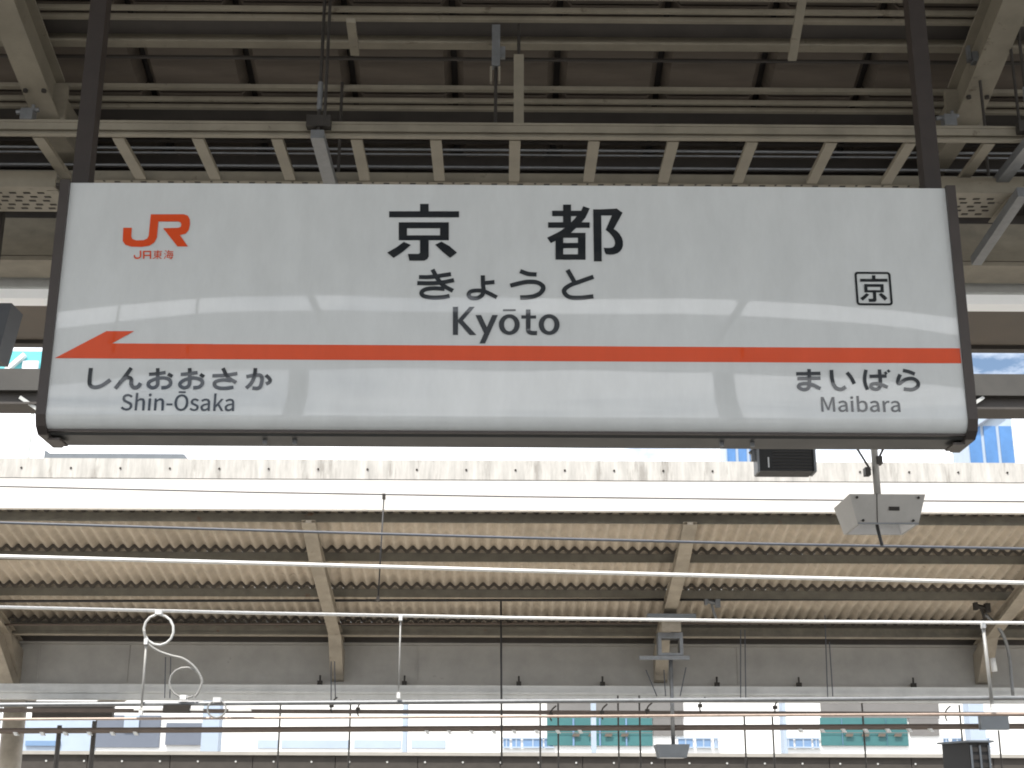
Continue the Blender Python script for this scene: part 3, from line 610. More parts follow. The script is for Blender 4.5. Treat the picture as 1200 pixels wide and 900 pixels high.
c_ = at(1040, 579, YS); zt2 = c_.z; zb2 = at(1040, 613, YS).z; hw, hb = .197, .158
x = c_.x
def frustum(zt, zb, a, b, yo0, yo1, x, y):
    return [(x - b, y + yo0 + .03, zb), (x + b, y + yo0 + .03, zb), (x + b, y + yo1 - .03, zb), (x - b, y + yo1 - .03, zb), (x - a, y + yo0, zt), (x + a, y + yo0, zt), (x + a, y + yo1, zt), (x - a, y + yo1, zt)]
fl = thing('floodlight', 'grey box floodlight hanging on a pole below the right end of the sign', 'floodlight', (x, YS, zb2), 'grey floodlights with open undersides')
fo = [V(p) for p in frustum(zt2, zb2, hw, hb, 0, .36, x, YS)]
ins = [V((x + (p.x - x) * .93, YS + .18 + (p.y - YS - .18) * .93, p.z)) for p in fo]
mbh = MB()
mbh.add(fo + ins[:4] + [V((p.x, p.y, p.z - .02)) for p in ins[4:]], [(4, 5, 6, 7), (0, 1, 5, 4), (1, 2, 6, 5), (2, 3, 7, 6), (3, 0, 4, 7), (0, 8, 9, 1), (1, 9, 10, 2), (2, 10, 11, 3), (3, 11, 8, 0)])
part('housing', mbh, 'lampgrey', fl)
mbr = MB().add([V((p.x, p.y, p.z + .001)) for p in ins[:4]] + [V((x + (p.x - x) * .6, YS + .18 + (p.y - YS - .18) * .6, p.z - .06)) for p in fo[4:]], [(4, 5, 6, 7), (0, 1, 5, 4), (1, 2, 6, 5), (2, 3, 7, 6), (3, 0, 4, 7)])
part('reflector', mbr, 'reflector', fl)
part('lamp_tube', MB().tube([(x - .1, YS + .18, zb2 + .05), (x + .1, YS + .18, zb2 + .05)], .02, 10), 'white', fl, True)
def fp(u, v):                                                    # on the sloping front face
    t = v; return V((x + u, YS + .03 * (1 - t) - .001, zb2 + (zt2 - zb2) * t))
for u, v in ((-.13, .12), (.13, .12), (-.16, .88), (.16, .88)):
    part('screw', MB().disc(fp(u, v), (0, -1, 0), .007, .006, 8), 'bolt', fl)
part('rim', MB().beam(fp(-.158, .02), fp(.158, .02), .012, .008), 'galv', fl)
part('badge', MB().prism([fp(.005, .45), fp(.06, .45), fp(.06, .58), fp(.005, .58)], (0, -.003, 0)), 'bolt', fl)
part('seam', MB().prism([fp(-.058, .0), fp(-.054, .0), fp(-.054, 1), fp(-.058, 1)], (0, -.002, 0)), 'bolt', fl)
part('pole', MB().tube([(x - .035, YS + .06, zt2 + .001), (x - .035, YS + .06, gz + 2.799)], .018, 10), 'lampgrey', fl, True)
part('lamp_lead', MB().tube(catmull([(x - .03, YS + .14, zb2 + .04), (x - .035, YS + .1, zb2 - .02), (x - .02, YS + .1, zb2 - .10)]), .009), 'black_wire', fl)
for sx, zz in ((-.11, .14), (.11, .2)):
    part('guy_wire', MB().tube([(x - .04 + sx * .2, YS + .06, zt2 + zz), (x - .04 + sx * 1.9, YS + .06, zt2 + zz + .35)], .006), 'rod', fl)
    part('guy_clip', MB().box(x - .05 + sx * .3 - .014, x - .05 + sx * .3 + .014, YS + .03, YS + .08, zt2 + zz - .03, zt2 + zz + .012), 'rod', fl)

# ================================================================== portal beam over the tracks
Y = 12.0
za, zb, zc_ = at(600, 439, Y).z, at(600, 464, Y).z, at(600, 480, Y).z
pb = thing('overhead_beam', 'long grey steel beam spanning the tracks behind both ends of the sign', 'steel beam', (0, Y, 0))
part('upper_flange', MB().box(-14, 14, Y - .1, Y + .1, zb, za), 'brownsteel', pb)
part('web_plate', MB().box(-14, 14, Y - .02, Y + .02, zc_ + .02, zb - .0005), 'dark', pb)
part('lower_flange', MB().box(-14, 14, Y - .10, Y + .22, zc_, zc_ + .0195), 'dark', pb)
for px in (24, 1152):
    a, b = at(px, 466, Y - .06), at(px + (22 if px < 600 else -22), 481, Y - .06)
    part('stiffener', MB().beam(a, b, .05, .03), 'pale', pb)
for x in (-13.5, 13.5): part('mast', MB().box(x - .15, x + .15, Y - .12, Y + .12, -1.1, zc_ - .001), 'rafter', pb)

# ================================================================== far platform roof
Y0, Z0, SL = 14.7, at(600, 599, 14.7).z, -0.2736
far = thing('far_canopy', 'platform roof of tan corrugated sheets on steel rafters across the tracks', 'platform roof', (0, 18, 0))
fxr = [at(362, 600, Y0).x, at(808.5, 600, Y0).x]; pit = fxr[1] - fxr[0]
rfx = [fxr[0] + pit * k for k in range(-2, 5)]
def fz(s): return Z0 + SL * s
rows = [0.10, 1.05, 2.02, 3.04]
WL = 0.131; AMP = 0.024
nw = round(pit / WL); WL = pit / nw
def sheet(x0, s0, s1, lift):
    n = nw * 8; vs = []; fs = []
    for i in range(n + 1):
        x = x0 + pit * i / n; h = AMP * math.cos(2 * math.pi * (x - x0) / WL)
        for s, dl in ((s0, lift), (s1, lift + .055 if lift < .02 else lift + .01)):
            for th in (0, .007): vs.append((x, Y0 + s, fz(s) + AMP + h + dl + th))
    for i in range(n):
        a = 4 * i; b = a + 4
        fs += [(a, a + 2, b + 2, b), (a + 1, b + 1, b + 3, a + 3), (a, b, b + 1, a + 1), (a + 2, a + 3, b + 3, b + 2)]
    return MB().add(vs, fs)
SB = None
ends = [(-.06, .30), (.112, 1.22), (1.062, 2.18), (2.032, 3.20), (3.052, 3.62)]
for r_, (s0, s1) in enumerate(ends):
    base = None
    for k in range(len(rfx) - 1):
        if base is None: base = part('roof_sheet', sheet(rfx[0], s0, s1, .045 if r_ == 0 else .001), 'slate', far, True); continue
        again(base, far, (rfx[k] - rfx[0], 0, 0))
XA, XB = rfx[0] - .1, rfx[-1] + .1
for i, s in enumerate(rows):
    mb = MB()
    z = fz(s) + .020
    mb.box(XA, XB, Y0 + s - .004, Y0 + s + .004, z - .10, z).box(XA, XB, Y0 + s + .0045, Y0 + s + .025, z - .10, z - .092)
    part('purlin', mb, 'purlin', far)
    up = .045 + .01 * .2 if i == 0 else .001 + .055 * .88          # dark wavy strip painting the shade under the upper sheet at each lap
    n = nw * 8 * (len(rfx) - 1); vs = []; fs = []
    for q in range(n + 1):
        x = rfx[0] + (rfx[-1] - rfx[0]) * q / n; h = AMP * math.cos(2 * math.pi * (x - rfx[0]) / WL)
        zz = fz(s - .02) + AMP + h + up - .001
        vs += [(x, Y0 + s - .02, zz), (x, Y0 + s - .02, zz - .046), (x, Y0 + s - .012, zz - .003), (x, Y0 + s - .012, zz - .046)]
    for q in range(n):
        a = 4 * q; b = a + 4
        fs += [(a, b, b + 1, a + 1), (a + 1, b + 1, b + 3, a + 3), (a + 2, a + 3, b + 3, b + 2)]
    part('lap_shade_strip', MB().add(vs, fs), 'lap_shade', far)
for x in rfx:
    mb = MB(); s0, sm, s1 = .0, .7, 3.35
    dd = lambda d, sx: .108 + (d - .108) * (.25 if sx < .1 else 1) + (.02 if sx > 3 else 0)
    for (hw_, d0, d1) in ((.075, .108, .12), (.03, .1205, .215), (.075, .2155, .23)):
        for sa, sb_ in ((s0, sm), (sm, s1)):
            mb.hexa([(x - hw_, Y0 + sa, fz(sa) - dd(d1, sa)), (x + hw_, Y0 + sa, fz(sa) - dd(d1, sa)), (x + hw_, Y0 + sb_, fz(sb_) - dd(d1, sb_)), (x - hw_, Y0 + sb_, fz(sb_) - dd(d1, sb_)),
                     (x - hw_, Y0 + sa, fz(sa) - dd(d0, sa)), (x + hw_, Y0 + sa, fz(sa) - dd(d0, sa)), (x + hw_, Y0 + sb_, fz(sb_) - dd(d0, sb_)), (x - hw_, Y0 + sb_, fz(sb_) - dd(d0, sb_))])
    rf = part('rafter', mb, 'rafter', far)
    s2 = 2.75
    part('haunch', MB().prism([(x - .08, Y0 + s2, fz(s2) - .232), (x - .08, Y0 + 3.3, fz(3.3) - .252), (x - .08, Y0 + 3.3, fz(3.3) - .62), (x - .08, Y0 + 3.18, fz(3.2) - .62)], (.16, 0, 0)), 'rafter', rf)
# fascia above the near edge: concrete band with bolts over a cream board
yf = Y0 - .11
z1, z2, z3 = at(600, 539.5, yf).z, at(600, 563, yf).z, at(600, 598, yf).z
part('fascia_concrete', MB().box(XA, XB, yf, yf + .09, z2 + .006, z1), 'concrete', far)
part('fascia_board', MB().box(XA, XB, yf + .006, yf + .09, z3, z2), 'board', far)
bt = None; xb0 = at(199, 551, yf).x; zbt = at(600, 551, yf).z
for k in range(-6, 22):
    if bt is None: bt = part('bolt', MB().disc((xb0, yf + .002, zbt), (0, -1, 0), .012, .010, 8), 'bolt', far); continue
    again(bt, far, (k * .53 if k else 0, 0, 0)) if k else None
again(bt, far, (-6 * .53, 0, 0))
a, b = at(54, 531, yf + .3), at(215, 539, yf + .3)
solo('roof_box', MB().box(a.x, b.x, yf + .3, yf + .6, b.z - .12, a.z).box(a.x - .02, a.x - .001, yf + .3, yf + .6, b.z - .12, a.z + .03), 'slategrey', 'long low grey box lying on top of the far roof', 'box')
# gutter girder, tray, columns
YG = 18.0
g1, g2, g3 = at(600, 757, YG).z, at(600, 804, YG).z, at(600, 823, YG).z
gird = part('girder', MB().box(XA, XB, YG, YG + .3, g2 + .02, g1).box(XA, XB, YG - .05, YG + .35, g1 + .0005, g1 + .03).box(XA, XB, YG - .04, YG + .34, g2, g2 + .0195), 'girder', far)
mb = MB()
for x in [rfx[1] + .28, rfx[1] + 1.42] + [rfx[1] + pit * k + 1.0 for k in range(1, 4)]:
    mb = MB().box(x - .01, x + .01, YG - .012, YG - .0005, g2 + .021, g1 - .001); part('stiffener', mb, 'girder', far)
part('gutter', MB().box(XA, XB, YG - .35, YG - .10, g1 + .12, g1 + .2).box(XA, XB, YG - .36, YG - .30, g1 + .09, g1 + .1195), 'purlin', far)
part('gutter_lip', MB().box(XA, XB, YG - .365, YG - .30, g1 + .07, g1 + .0895), 'rafter', far)
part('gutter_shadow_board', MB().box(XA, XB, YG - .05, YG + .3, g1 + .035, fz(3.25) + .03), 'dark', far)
tray_x0 = XA
part('service_tray', MB().box(tray_x0, XB, YG - .30, YG - .06, g3, g3 + .012).box(tray_x0, XB, YG - .312, YG - .3005, g3 - .01, g2 - .02).box(tray_x0, XB, YG - .34, YG - .3125, g3 + .07, g3 + .10), 'tray', far)
cl0 = None
for px in (375, 474, 608, 706, 840, 936, 1070):
    p = at(px, 799, YG - .06)
    mb = MB().box(p.x - .03, p.x + .03, YG - .10, YG - .045, g2 - .01, g2 + .05).tube([(p.x, YG - .07, g2 + .05), (p.x, YG - .07, g2 + .12)], .012)
    part('girder_clamp', mb, 'bolt', far)
for x in (rfx[1], rfx[5]):
    part('column', MB().tube([(x, YG + .15, 0), (x, YG + .15, g2 - .25)], .14, 20), 'rafter', far, True)
    part('column_head', MB().hexa([(x - .15, YG, g2 - .26), (x + .15, YG, g2 - .26), (x + .15, YG + .3, g2 - .26), (x - .15, YG + .3, g2 - .26), (x - .34, YG - .02, g2 - .001), (x + .34, YG - .02, g2 - .001), (x + .34, YG + .32, g2 - .001), (x - .34, YG + .32, g2 - .001)]), 'girder', far)
    part('roof_bracket', MB().hexa([(x - .22, YG - .3, g2 - .03), (x + .1, YG - .3, g2 - .03), (x + .1, YG - .06, g2 - .03), (x - .22, YG - .06, g2 - .03), (x - .22, YG - .9, fz(2.4) - .27), (x - .02, YG - .9, fz(2.4) - .27), (x - .02, YG - .06, g1 + .02), (x - .22, YG - .06, g1 + .02)]), 'rafter', far)
# sloping back brace and underside seen by the column at the left
a, b = at(100, 838, YG + .5), at(165, 803, YG + .1)
solo('brace', MB().beam(a, b, .16, .12), 'rafter', 'sloping tan brace beside the far platform column at the left', 'brace')

# ================================================================== wires and pipes between the platforms
def wire(px_pts, Y, r, mat, label, cat='wire', name='overhead_wire', group=None, n=6):
    pts = [at(px, py, Y) for px, py in px_pts]
    return solo(name, MB().tube(pts, r, n), mat, label, cat, group, True)
def ext(y0, y1):                                                 # measured at both borders, carried on past them
    s = (y1 - y0) / 1200; return [(-420, y0 - 420 * s), (0, y0), (300, y0 + 300 * s), (600, y0 + 600 * s), (900, y0 + 900 * s), (1200, y1), (1620, y1 + 420 * s)]
G = 'overhead wires between the platforms'
wire([(-420, 562), (0, 570), (300, 577), (600, 582), (900, 585.5), (1200, 588), (1620, 590)], 11.6, .006, 'black_wire', 'topmost thin dark wire crossing the pale fascia of the far roof', group=G)
wire([(-420, 598), (0, 612.5), (300, 621.5), (600, 630), (900, 637.5), (1200, 643), (1620, 649)], 11.2, .011, 'blue_wire', 'dark blue grey wire just above the thick bright wire', group=G)
wire([(-420, 640), (0, 652), (300, 660), (600, 668.5), (900, 676.5), (1200, 683), (1620, 690)], 10.6, .0155, 'steel_wire', 'thick bright white wire crossing the middle of the far roof', group=G)
wire([(-420, 703), (0, 711.5), (300, 718.5), (600, 724), (900, 728), (1200, 730), (1620, 732)], 10.8, .0125, 'steel_wire', 'second bright wire, below the thick one, carrying the looped jumper', group=G)
wire(ext(826, 818), 10.8, .017, 'galv', 'grey tubular wire running along the pale tray of the far roof', group=G)
wire(ext(843, 836.5), 10.8, .010, 'copper_wire', 'coppery wire above the lowest brown pipe', group=G)
wire(ext(704.5, 702), 16.85, .016, 'black_wire', 'black cable fixed under the third row of far roof sheets', 'cable', 'roof_cable')
wire(ext(732, 729.5), 17.35, .014, 'brown_pipe', 'thin brown pipe under the lowest row of far roof sheets', 'pipe', 'roof_pipe')
lp = solo('hanging_pipe', MB().tube([at(-300, 858, 17.2), at(600, 853.5, 17.2), at(1500, 850, 17.2)], .033, 10).box(at(-300, 838, 17.3).x, at(1500, 838, 17.3).x, 17.25, 17.33, at(600, 837, 17.3).z, at(600, 832.5, 17.3).z), 'brown_pipe', 'brown pipe and rail hanging under the far roof in front of the white building', 'pipe')

# looped jumper cable
Yj = 10.79
pts = []
for k in range(0, 15):                                           # upper loop, starts at the clip on the wire
    a = R(90) - 2 * math.pi * k / 14 * .97; pts.append((186 + 17.5 * math.cos(a), 738 - 18 * math.sin(a)))
pts2 = catmull([V((x, y, 0)) for x, y in [(169, 738), (172, 752), (184, 762), (200, 768), (215, 772), (228, 782), (236, 795), (236, 803), (232, 812), (228, 817)]], 6)
low = []
for k in range(0, 13):
    a = R(10) + 2 * math.pi * k / 14 * .93; low.append((217.5 + 19 * math.cos(a), 800 - 18 * math.sin(a)))
solo('underside_block', MB().box(at(38, 830, 17.5).x, at(132, 830, 17.5).x, 17.5, 17.6, at(80, 842, 17.5).z, at(80, 825, 17.5).z).box(at(30, 830, 17.5).x, at(140, 830, 17.5).x, 17.47, 17.62, at(80, 825, 17.5).z + .001, at(80, 825, 17.5).z + .03), 'dark', 'added dark block for the far roof underside beside the column at the lower left', 'box')  # added block in place of the dark roof underside
jt = thing('jumper_cable', 'pale S-shaped jumper cable with two loops at the lower left', 'jumper cable', at(218, 818, Yj))
mb = MB().tube([at(x, y, Yj - .02 * k / 14) for k, (x, y) in enumerate(pts)], .0095, 8)
part('upper_loop', mb, 'tray', jt, True)
part('swan_neck', MB().tube([at(p.x, p.y, Yj - .022) for p in pts2], .009, 8), 'wire_grey', jt, True)
part('lower_loop', MB().tube([at(x, y, Yj - .03 * k / 13) for k, (x, y) in enumerate(low)], .0075, 8), 'wire_grey', jt, True)
for px, py in ((186.5, 717.5), (215.5, 817.5)):
    p = at(px, py, Yj)
    part('clip', MB().box(p.x - .024, p.x + .024, Yj - .035, Yj + .03, p.z - .018, p.z + .018), 'white', jt)
def dropper(px0, py0, px1, py1, Y, r, mat, label, knobs=True, km='white'):
    a, b = at(px0, py0, Y), at(px1, py1, Y)
    t = thing('dropper', label, 'wire', b, 'upright droppers on the wires')
    part('dropper_rod', MB().tube([a, b], r), mat, t, True)
    if knobs:
        for q in (a, b): part('clip', MB().box(q.x - .013, q.x + .013, Y - .025, Y + .02, q.z - .022, q.z + .022), km, t)
dropper(450, 582, 443, 702, 11.6, .006, 'black_wire', 'thin black upright wire with a clip crossing the far roof left of centre', True, 'bolt')
dropper(171.5, 752, 165.5, 834, 10.77, .009, 'wire_grey', 'pale upright rod beside the looped jumper at the lower left')
dropper(469.5, 724, 467, 815, 10.78, .006, 'wire_grey', 'thin pale upright rod with white end clips left of centre')
dropper(1152, 733, 1163, 829, 10.78, .014, 'wire_grey', 'thick pale upright rod at the lower right under the bright wire')
dropper(587, 705, 588, 896, 16.7, .012, 'black_wire', 'long black upright rod below the centre of the sign', False)
# insulator set right of the jumper
p = at(254, 831, 10.76)
ins_ = thing('wire_clamp', 'bright fitting joining two wires right of the looped jumper', 'wire clamp', p)
ring = [p + V((.07 * math.cos(2 * math.pi * k / 20), 0, .062 * math.sin(2 * math.pi * k / 20))) for k in range(20)]
part('hoop', MB().tube(ring, .007, 6, True), 'wire_grey', ins_, True)
part('top_clip', MB().box(p.x - .028, p.x + .028, p.y - .03, p.y + .02, p.z + .05, p.z + .085), 'white', ins_)
part('link_bar', MB().box(p.x - .62, p.x - .10, p.y - .015, p.y + .015, p.z - .012, p.z + .006).box(p.x + .09, p.x + .26, p.y - .015, p.y + .015, p.z - .014, p.z + .012), 'steel_wire', ins_)
part('link_body', MB().box(p.x - .40, p.x - .20, p.y - .025, p.y + .025, p.z - .03, p.z + .028), 'bolt', ins_)
# clips strung along the low pipes
def clips(name, pxs, py, Y, label, w_=.03, h_=.02, mat='tray'):
    for i, px in enumerate(pxs):
        p = at(px, py - (px - 600) * .004, Y)
        mb = MB().hexa([(p.x - w_, Y - .06, p.z - h_), (p.x + w_ * .4, Y - .06, p.z - h_), (p.x + w_ * .4, Y, p.z - h_), (p.x - w_, Y, p.z - h_), (p.x - w_ * 1.8, Y - .06, p.z + h_), (p.x - w_ * .4, Y - .06, p.z + h_), (p.x - w_ * .4, Y, p.z + h_), (p.x - w_ * 1.8, Y, p.z + h_)])
        o = part(name, mb, mat, lp)
clips('pipe_clip', [22, 53, 80, 108, 135, 162, 503, 529, 555, 581, 605, 631, 656, 682, 940, 965, 990, 1016, 1042, 1067, 1092], 858, 17.14, '')

for px, py in ((645, 838), (705, 836), (758, 834), (820, 828), (908, 830), (1108, 838), (419, 832), (388, 828)):
    p = at(px, py, 17.12)
    part('pipe_hook', MB().tube(catmull([p + V((.07, 0, .11)), p + V((.01, 0, .05)), p + V((0, 0, -.03)), p + V((.015, 0, -.07))], 4), .009, 6).box(p.x - .02, p.x + .03, 17.1, 17.15, p.z - .01, p.z + .03), 'bolt', lp)
# rods hanging under the far roof
for px, y0, y1 in ((70, 850, 902), (111, 845, 902), (329, 822, 902), (411, 820, 902), (633, 822, 902), (654, 822, 902), (724, 815, 902), (749, 815, 902), (872, 838, 902), (1010, 824, 902), (1170, 856, 902), (905, 840, 902), (1124, 826, 845)):
    Yr = 17.45
    a, b = at(px, y0, Yr), at(px + (3 if px > 589 else -3), y1, Yr)
    o = solo('hanger_rod', MB().tube([a, V((a.x, Yr, b.z - .3))], .011 if px not in (70, 111) else .03, 8), 'rod', 'thin dark upright rod hanging under the far roof before the white building', 'hanger rod', 'rods hanging under the far roof')
    o['label'] = {70: 'thicker dark upright post closest to the far column at the lower left', 111: 'thicker dark upright post second from the far column at the lower left',
                  329: 'thin dark upright rod left of the left far rafter, before the white building', 411: 'thin dark upright rod just right of the left far rafter foot, before the white building',
                  633: 'thin dark upright rod at the left end of the left teal shopfront', 654: 'thin dark upright rod crossing the left part of the left teal shopfront',
                  724: 'thin dark upright rod crossing the right half of the left teal shopfront', 749: 'thin dark upright rod at the right end of the left teal shopfront',
                  872: 'thin dark upright rod alone between the far floodlight and the right teal shopfront', 1010: 'thin dark upright rod crossing the middle of the right teal shopfront',
                  1170: 'thin dark upright rod at the lower right beside the dark case', 905: 'thin dark upright rod just left of the right teal shopfront', 1124: 'very short dark rod between the pale tray and brown pipe at the lower right'}[px]
# slanted wires over the far girder
for i, (x0, y0, x1, y1) in enumerate(((388, 775, 388, 828), (392, 775, 393, 818), (868, 738, 868, 818), (873, 738, 874, 818), (966, 700, 970, 818), (972, 752, 976, 816), (757, 785, 770, 816), (778, 785, 780, 816), (804, 782, 797, 816), (194, 770, 193, 818), (200, 770, 199, 818))):
    solo('roof_wire', MB().tube([at(x0, y0, 17.5), at(x1, y1, 17.5)], .007, 5), 'blue_wire', ['left one of two thin cables below the left far rafter', 'right one of two thin cables below the left far rafter', 'left one of two thin cables right of the far floodlight pole', 'right one of two thin cables right of the far floodlight pole',
          'long thin cable on the far girder below the speaker box, left of its pair', 'shorter thin cable on the far girder below the speaker box, right of its pair', 'slanted thin cable at the far floodlight pole, leftmost of three', 'slanted thin cable closest to the far floodlight pole on its left', 'slanted thin cable right of the far floodlight pole',
          'left one of two thin cables behind the looped jumper', 'right one of two thin cables behind the looped jumper'][i], 'cable', 'thin cables on the far girder')

# far floodlight on its pole, with bracket box and crossbar
Yp = 16.9
p = at(789, 872, Yp)
f2 = copy_thing(fl, V((p.x, Yp, p.z - (zt2 - zb2))), 'slate grey floodlight on a long pole below the far roof', 'grey floodlights with open undersides')
for ch in list(f2.children):
    if ch.name.split('.')[0] in ('pole', 'screw', 'guy_wire', 'guy_clip', 'lamp_lead', 'badge', 'seam'): bpy.data.objects.remove(ch)
    elif ch.name.startswith('housing'): ch.data = ch.data.copy(); ch.data.materials[0] = M['slategrey']
part('pole', MB().tube([at(789, 872, Yp + .1), V((at(789, 872, Yp + .1).x, Yp + .1, at(785, 770, Yp + .1).z))], .024, 10), 'galv', f2, True)
part('crossbar', MB().beam(at(749, 771, Yp), at(808, 771, Yp), .05, .045), 'galv', f2)
a, b = at(771, 741, Yp), at(801, 768, Yp)
jb = thing('junction_box', 'grey open bracket box on the far rafter above the long pole', 'bracket', at(786, 768, Yp))
part('frame', MB().box(a.x, a.x + .04, Yp, Yp + .2, b.z, a.z).box(b.x - .04, b.x, Yp, Yp + .2, b.z, a.z).box(a.x + .0405, b.x - .0405, Yp, Yp + .2, a.z - .07, a.z).box(a.x + .0405, b.x - .0405, Yp, Yp + .2, b.z, b.z + .03), 'galv', jb)
a, b = at(759, 719, Yp - .3), at(816, 726, Yp - .3)
part('top_plate', MB().box(a.x, b.x, Yp - .3, Yp - .1, b.z, a.z), 'slategrey', jb)
a, b = at(776, 726, Yp - .2), at(796, 742, Yp)
part('stem', MB().box(a.x, b.x, Yp - .19, Yp - .12, b.z, a.z), 'rafter', jb)
# fittings on the far roof
for px, py, lab in ((834, 706, 'small grey insulator fitting on the black cable right of centre'), (1150, 712, 'dark cluster of fittings on the black cable at the right')):
    q = at(px, py, 16.8); mt = 'galv' if px < 900 else 'bolt'
    mb = MB().tube([q + V((-.06, 0, .02)), q + V((.06, 0, -.01))], .03, 8).tube([q + V((0, 0, -.02)), q + V((.02, 0, -.12)), q + V((.05, 0, -.2))], .018, 6).box(q.x - .09, q.x - .05, 16.76, 16.84, q.z - .03, q.z + .06).box(q.x + .04, q.x + .1, 16.76, 16.84, q.z - .06, q.z + .05)
    solo('cable_fitting', mb, mt, lab, 'fitting')
solo('conduit', MB().tube(catmull([at(1155, 720, 17.0), at(1172, 738, 17.2), at(1182, 765, 17.4), at(1187, 815, 17.5)]), .022, 8), 'galv', 'curved grey conduit dropping from the rafter at the right', 'conduit', None, True)
q = at(1164, 781, 17.3)
solo('small_lamp', MB().tube([q + V((0, 0, .10)), q + V((.01, 0, -.06))], .035, 10), 'white', 'small white lamp under the right rafter of the far roof', 'lamp', None, True)
a, b = at(1149, 839, 16.9), at(1183, 853, 16.9)
solo('junction_cabinet', MB().box(a.x, b.x, 16.9, 17.0, b.z - .02, a.z), 'slategrey', 'small grey box on the brown pipe at the lower right', 'box')
# dark case at the bottom right on a stand
a = at(1113, 871, 16.3); b = at(1152, 871, 16.3)
cs = thing('monitor_case', 'dark case with a black slatted front at the bottom right corner', 'equipment case', ((a.x + b.x) / 2, 16.3, 0))
zt3 = a.z; zb3 = zt3 - .55
A, B_, C_, D_ = V((a.x, 16.6, 0)), V((a.x + .15, 16.1, 0)), V((b.x, 16.1, 0)), V((b.x + .02, 16.7, 0))
part('case', MB().prism([p + V((0, 0, zb3)) for p in (A, B_, C_, D_)], (0, 0, zt3 - zb3)), 'black', cs)
part('hood', MB().prism([V((A.x - .05, A.y + .02, zt3 + .001)), V((B_.x - .03, B_.y - .08, zt3 + .001)), V((C_.x + .03, C_.y - .08, zt3 + .001)), V((D_.x + .02, D_.y, zt3 + .001))], (0, 0, .02)), 'slategrey', cs)
for k in range(5): part('slat', MB().box(B_.x + .02, C_.x - .01, 16.085, 16.0985, zt3 - .1 - k * .085, zt3 - .05 - k * .085), 'rod', cs)
for k in (0, .5, 1):
    xx = B_.x + .015 + (C_.x - B_.x - .03) * k; part('mullion', MB().box(xx - .01, xx + .01, 16.07, 16.0845, zb3 + .02, zt3 - .03), 'slategrey', cs)
part('stand', MB().box(a.x + .15, b.x - .05, 16.3, 16.45, 0, zb3 - .001), 'dark', cs)

# dark screen along the back of the far platform
Yw = 21.0
zw = at(600, 882, Yw).z
ps = thing('platform_screen', 'dark panel screen along the back edge of the far platform', 'screen wall', (0, Yw, 0))
pn = None
for k in range(-9, 10):
    if pn is None: pn = part('panel', MB().box(-9 * 1.2, -9 * 1.2 + 1.19, Yw, Yw + .06, 0.02, zw - .05), 'dark', ps); continue
    again(pn, ps, ((k + 9) * 1.2, 0, 0))
part('backing', MB().box(-11, 12, Yw + .065, Yw + .1, 0.01, zw - .05), 'dark', ps)
part('top_rail', MB().box(-11, 12, Yw - .05, Yw + .11, zw - .049, zw), 'girder', ps)
rv = None
for k in range(-18, 20):
    if rv is None: rv = part('rivet', MB().disc((-18 * .55, Yw - .001, zw - .14), (0, -1, 0), .014, .012, 8), 'tray', ps); continue
    again(rv, ps, ((k + 18) * .55, 0, 0))

# ================================================================== buildings beyond
YBd = 48.0
def bx_px(mb, x0, y0, x1, y1, Y, dep):
    a, b = at(x0, y0, Y), at(x1, y1, Y); return mb.box(a.x, b.x, Y, Y + dep, b.z, a.z)
zroof = 9.0
wb = thing('office_building', 'long low white building with blue windows seen under the far roof', 'building', (0, YBd + 6, -1.5))
a, b = at(20, 900, YBd), at(1260, 900, YBd)
part('wall', MB().box(a.x, b.x, YBd, YBd + 12, -1.5, zroof), 'wallwhite', wb)
part('cornice', MB().box(a.x - .3, b.x + .3, YBd - .4, YBd - .002, zroof - .6, zroof + .2), 'wallwhite', wb)
def pane(x0, y0, x1, y1, mat, name='window', proud=.04, frame=True):
    o = part(name, bx_px(MB(), x0, y0, x1, y1, YBd - proud, proud - .005), mat, wb)
    return o
for x0, x1 in ((600, 610), (613, 636), (638, 648), (795, 812), (816, 833), (837, 841), (918, 930), (932, 951), (953, 960), (1106, 1112), (1116, 1128), (1154, 1160), (590, 597)):
    o = pane(x0, 866, x1, 875, 'winblue')
    aa, bb = at(x0, 866, YBd - .05), at(x1, 875, YBd - .05)
    part('frame', MB().box(aa.x - .04, bb.x + .04, YBd - .07, YBd - .0405, aa.z, aa.z + .05).box(aa.x - .04, bb.x + .04, YBd - .09, YBd - .0405, bb.z - .05, bb.z).box((aa.x + bb.x) / 2 - .02, (aa.x + bb.x) / 2 + .02, YBd - .06, YBd - .0405, bb.z, aa.z), 'mullion', o)
for x0, x1 in ((302, 326), (330, 410), (415, 470), (482, 522)):
    pane(x0, 867, x1, 877, 'walllight', 'window_band', .03)
